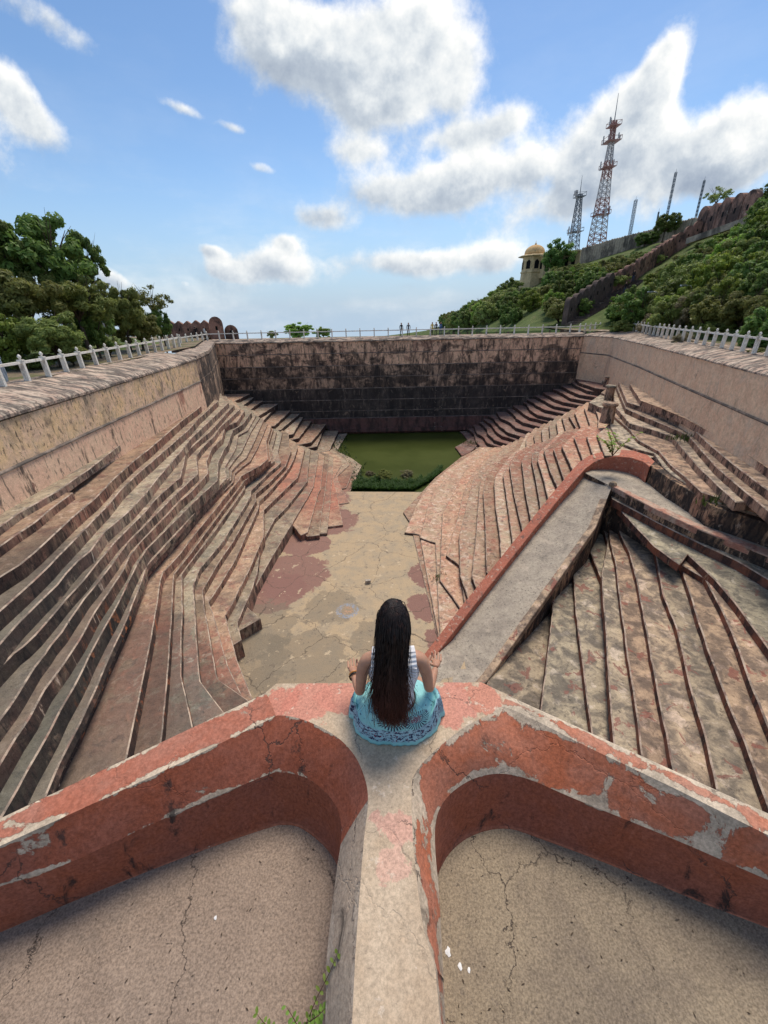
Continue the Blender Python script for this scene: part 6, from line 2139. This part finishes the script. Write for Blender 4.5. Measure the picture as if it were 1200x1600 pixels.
for (px, py, sh, fc, po, lab) in ((948, 492, C_BLUE, 160, 'sit', 'person in blue sitting low on the hill stairs'), (953, 486, C_PALE, 190, 'sit', 'person in pale clothes sitting just above the one in blue on the hill stairs'), (966, 463, C_BLK, 180, 'stand', 'person in black standing midway on the hill stairs'), (978, 443, C_BLK, 150, 'stand', 'person with a pale bag highest on the hill stairs')):
    q = hill_at(px, py + 6)
    figure(q + V3((0, -1.4, 0.8)), math.radians(fc), sh, C_JEAN, lab, pose=po, h=1.8)

# ------------------------------------------------------------------ plants close by, reeds, small things
L_SAP = leaf_mat('sapling_leaf', (0.13, 0.26, 0.03), (0.24, 0.40, 0.06), (0.20, 0.34, 0.05))
M_stem = plain('reddish_stem', (0.10, 0.05, 0.03), 0.7, 0.2)


def leaf_geo(vs, fs, tint, base, d, up, ln, wd, r):
    """one oval leaf, six facets, folded along its rib"""
    d = d.normalized()
    s = d.cross(up).normalized()
    n_ = s.cross(d)
    k = len(vs)
    row = [(0, 0), (.3, .42), (.62, .5), (.88, .3), (1, 0)]
    for t, w_ in row:
        sag = -.18 * t * t * ln
        vs += [base + d * ln * t + s * wd * w_ + n_ * (wd * w_ * .35 + sag), base + d * ln * t + n_ * sag, base + d * ln * t - s * wd * w_ + n_ * (wd * w_ * .35 + sag)]
    for j in range(len(row) - 1):
        a = k + j * 3
        fs += [(a, a + 1, a + 4, a + 3), (a + 1, a + 2, a + 5, a + 4)]
    t0 = r.random()
    tint += [t0] * (len(row) * 3)


def sprig(root_loc, stems, leaf, label, name, cat, mat, seed, lw=0.6, dens=24):
    r = random.Random(seed)
    root = empty(name, root_loc, label, cat)
    mbs = MB()
    for si, pts in enumerate(stems):
        P_ = [V3(p) - root_loc for p in pts]
        mbs.tube(P_, [leaf * .10] + [leaf * .07] * (len(P_) - 2) + [leaf * .03], 5)
        line = resample(P_, dens)
        vs, fs, tint = [], [], []
        for i, q in enumerate(line):
            if i < dens * .12:
                continue
            d = (line[min(i + 1, dens - 1)] - line[i - 1]).normalized()
            for s_ in (-1, 1):
                if r.random() < .2:
                    continue
                sd = d.cross(V3((0, 0, 1))).normalized() * s_
                dd = (sd + d * r.uniform(.1, .8) + V3((r.uniform(-.4, .4), r.uniform(-.4, .4), r.uniform(-.2, .5))))
                leaf_geo(vs, fs, tint, q, dd, V3((r.uniform(-.3, .3), r.uniform(-.3, .3), 1)), leaf * r.uniform(.6, 1.2), leaf * lw * r.uniform(.8, 1.1), r)
        me = mesh('leaves', vs, fs, [mat], smooth=True)
        at = me.attributes.new('tint', 'FLOAT', 'POINT')
        at.data.foreach_set('value', tint)
        link_mesh('leaves', me, root)
    mbs.obj('stem', [M_stem], root)
    return root


zf = ZD
sprig(P(472, 1660, zf), [
    [P(472, 1660, zf), P(478, 1600, -2.42), P(497, 1555, -2.33), P(516, 1518, -2.27), P(527, 1490, -2.22)],
    [P(472, 1660, zf), P(470, 1612, -2.45), P(458, 1590, -2.40), P(447, 1572, -2.38)],
    [P(478, 1600, -2.42), P(496, 1588, -2.36), P(512, 1572, -2.34)],
    [P(472, 1660, zf), P(440, 1622, -2.5), P(412, 1598, -2.46), P(402, 1585, -2.44)],
    [P(470, 1640, -2.55), P(484, 1612, -2.46), P(502, 1604, -2.44)]], 0.021, 'bright green sapling growing beside the pier at the bottom of the frame', 'sapling', 'plant', L_SAP, 3, lw=.62, dens=15)
bq = P(957, 712, -9.6)
stems = []
rp = random.Random(8)
for k in range(9):
    e = bq + V3((rp.uniform(-1.5, 1.3), rp.uniform(-.8, .6), rp.uniform(.9, 2.3)))
    stems.append([bq, bq.lerp(e, .5) + V3((0, 0, .3)), e])
sprig(bq, stems, 0.27, 'leafy sapling sprouting at the bend of the red channel kerb', 'sapling', 'plant', L_BRIGHT, 4, lw=.75, dens=9)


def blades(name, pts, h, w_, mat, seed, label=None, cat=None, kind=None, lean=.5):
    r = random.Random(seed)
    vs, fs, tint = [], [], []
    for p in pts:
        p = V3(p)
        a = r.uniform(0, 6.28)
        d = V3((math.cos(a), math.sin(a), 0))
        s = V3((-d.y, d.x, 0)) * w_ * r.uniform(.6, 1.3)
        hh = h * r.uniform(.4, 1.2)
        k = len(vs)
        vs += [p - s, p + s, p + d * hh * lean * .4 + V3((0, 0, hh * .6)) + s * .7, p + d * hh * lean * .4 + V3((0, 0, hh * .6)) - s * .7, p + d * hh * lean + V3((0, 0, hh))]
        fs += [(k, k + 1, k + 2, k + 3), (k + 3, k + 2, k + 4)]
        tint += [r.random()] * 5
    me = mesh(name, vs, fs, [mat])
    at = me.attributes.new('tint', 'FLOAT', 'POINT')
    at.data.foreach_set('value', tint)
    o = link_mesh(name, me)
    return tag(o, label, cat, None, kind)


L_WEED = leaf_mat('pond_weed', (0.030, 0.075, 0.012), (0.07, 0.13, 0.022), (0.055, 0.10, 0.02))
rw_ = random.Random(21)
pts = []
edge = [(552, 766), (575, 766), (610, 767), (645, 767), (672, 752), (690, 738)]
for i in range(5200):
    k = rw_.randrange(len(edge) - 1)
    f = rw_.random()
    px = edge[k][0] + (edge[k + 1][0] - edge[k][0]) * f
    py = edge[k][1] + (edge[k + 1][1] - edge[k][1]) * f
    dep = rw_.random() ** 1.6 * (26 if px < 660 else 10) * (0.6 + 0.5 * mnoise.noise(V3((px * .05, 0, 3))))
    pts.append(P(px, py - dep, Z_WATER + 0.02))
blades('pond_weed', pts, 0.45, 0.09, L_WEED, 5, kind='stuff', lean=.9)
pts = [P(rw_.gauss(526, 9), rw_.gauss(704, 14), Z_WATER + .02) for _ in range(260)] + [P(rw_.gauss(548, 10), rw_.gauss(742, 10), Z_WATER + .02) for _ in range(320)]
blades('pond_weed', [p for p in pts], 0.35, 0.10, L_WEED, 6, kind='stuff', lean=1.2)
M_weedball = L_DRY
for (px, py, r_, lab) in ((636, 744, .75, 'brownish weed clump at the right end of the pond edge'), (600, 748, .9, 'grey green weed clump at the middle of the pond edge'), (578, 742, .5, 'small weed clump left of the grey green one at the pond edge')):
    q = P(px, py, Z_WATER)
    tree(q + V3((0, 0, r_ * .4)), r_ * 1.2, r_ * .7, 'dry' if px != 600 else 'scrub', lab, name='weed_clump', cat='plant')
for (px, py, z, n_, lab) in ((470, 656, -14.9, 160, 'dark weeds hanging at the foot of the far wall'), (689, 908, -16.4, 60, 'grass tuft at the near foot of the red steps'), (826, 644, -13.8, 90, 'green tuft among the distant red steps'), (735, 695, -16.6, 60, 'green tuft in the corner by the pond'), (1064, 690, -8.9, 60, 'grass tuft on the terrace steps'), (1115, 789, -9.7, 50, 'grass tuft on the channel kerb')):
    c_ = P(px, py, z)
    s_ = 1.5 if n_ == 160 else (.3 if px == 689 else .5)
    if n_ == 160:
        c_ = V3((PY(470, 656, FARY - 1.6).x, FARY - 1.6, -16.4))
    blades('grass_tuft', [c_ + V3((rw_.gauss(0, s_), rw_.gauss(0, s_ * .5), rw_.uniform(0, s_ * .5))) for _ in range(n_)], .55 if n_ != 160 else 1.6, .03, L_WEED, px, lab, 'grass')
# the loose brick on the floor
q = P(575, 911, Z_FLOOR + 0.1)
M_brick = plain('pale_block', (0.42, 0.36, 0.29), 0.9, 0.1, var=.2)
mb = MB()
mb.box((0, 0, .13), (.36, .22, .26), 0, Matrix.Rotation(.15, 3, 'Z'))
br = mb.obj('loose_block', [M_brick])
br.location = q
tag(br, 'single pale stone block lying loose on the basin floor', 'block')
bv = br.modifiers.new('b', 'BEVEL')
bv.width = .02
# scraps on the platforms
M_scrap = plain('white_scrap', (0.75, 0.74, 0.72), 0.8, 0.1)
for (px, py, s_, lab) in ((337, 1434, .008, 'tiny white scrap alone on the left platform'), (700, 1488, .014, 'largest white scrap beside the pier on the right platform'), (719, 1511, .010, 'white scrap below the largest one on the right platform'), (733, 1516, .007, 'rightmost of the three white scraps on the right platform')):
    q = P(px, py, ZD)
    r = random.Random(px)
    n_ = 9
    vs = [V3((0, 0, .004))] + [V3((math.cos(2 * math.pi * k / n_) * s_ * r.uniform(.5, 1.2), math.sin(2 * math.pi * k / n_) * s_ * 1.4 * r.uniform(.5, 1.2), r.uniform(.0008, .003))) for k in range(n_)]
    fs = [(0, 1 + k, 1 + (k + 1) % n_) for k in range(n_)]
    o = link_mesh('scrap', mesh('scrap', vs, fs, [M_scrap]), None, q)
    tag(o, lab, 'scrap')

# dry bits lying on the two platform floors
M_litter = plain('dry_litter', (0.07, 0.05, 0.035), 0.9, 0.1, var=.3, vs=20)
rl = random.Random(77)
vs, fs = [], []
for i in range(150):
    left = rl.random() < .5
    px = rl.uniform(5, 505) if left else rl.uniform(705, 1195)
    py = rl.uniform(1310, 1595)
    if left and py < 1470 - (px / 430) * 165 or (not left) and py < 1310 + max(0, (px - 800)) * .40:
        continue
    q = P(px, py, ZD + .002)
    a, l_, w_ = rl.uniform(0, 6.28), rl.uniform(.003, .011), rl.uniform(.0012, .003)
    d = V3((math.cos(a), math.sin(a), 0))
    n_ = V3((-d.y, d.x, 0))
    k = len(vs)
    vs += [q - d * l_, q + n_ * w_ + V3((0, 0, .002)), q + d * l_ + V3((0, 0, rl.uniform(0, .003))), q - n_ * w_ + V3((0, 0, .001))]
    fs.append((k, k + 1, k + 2, k + 3))
o = obj('litter', vs, fs, [M_litter])
o['kind'] = 'stuff'
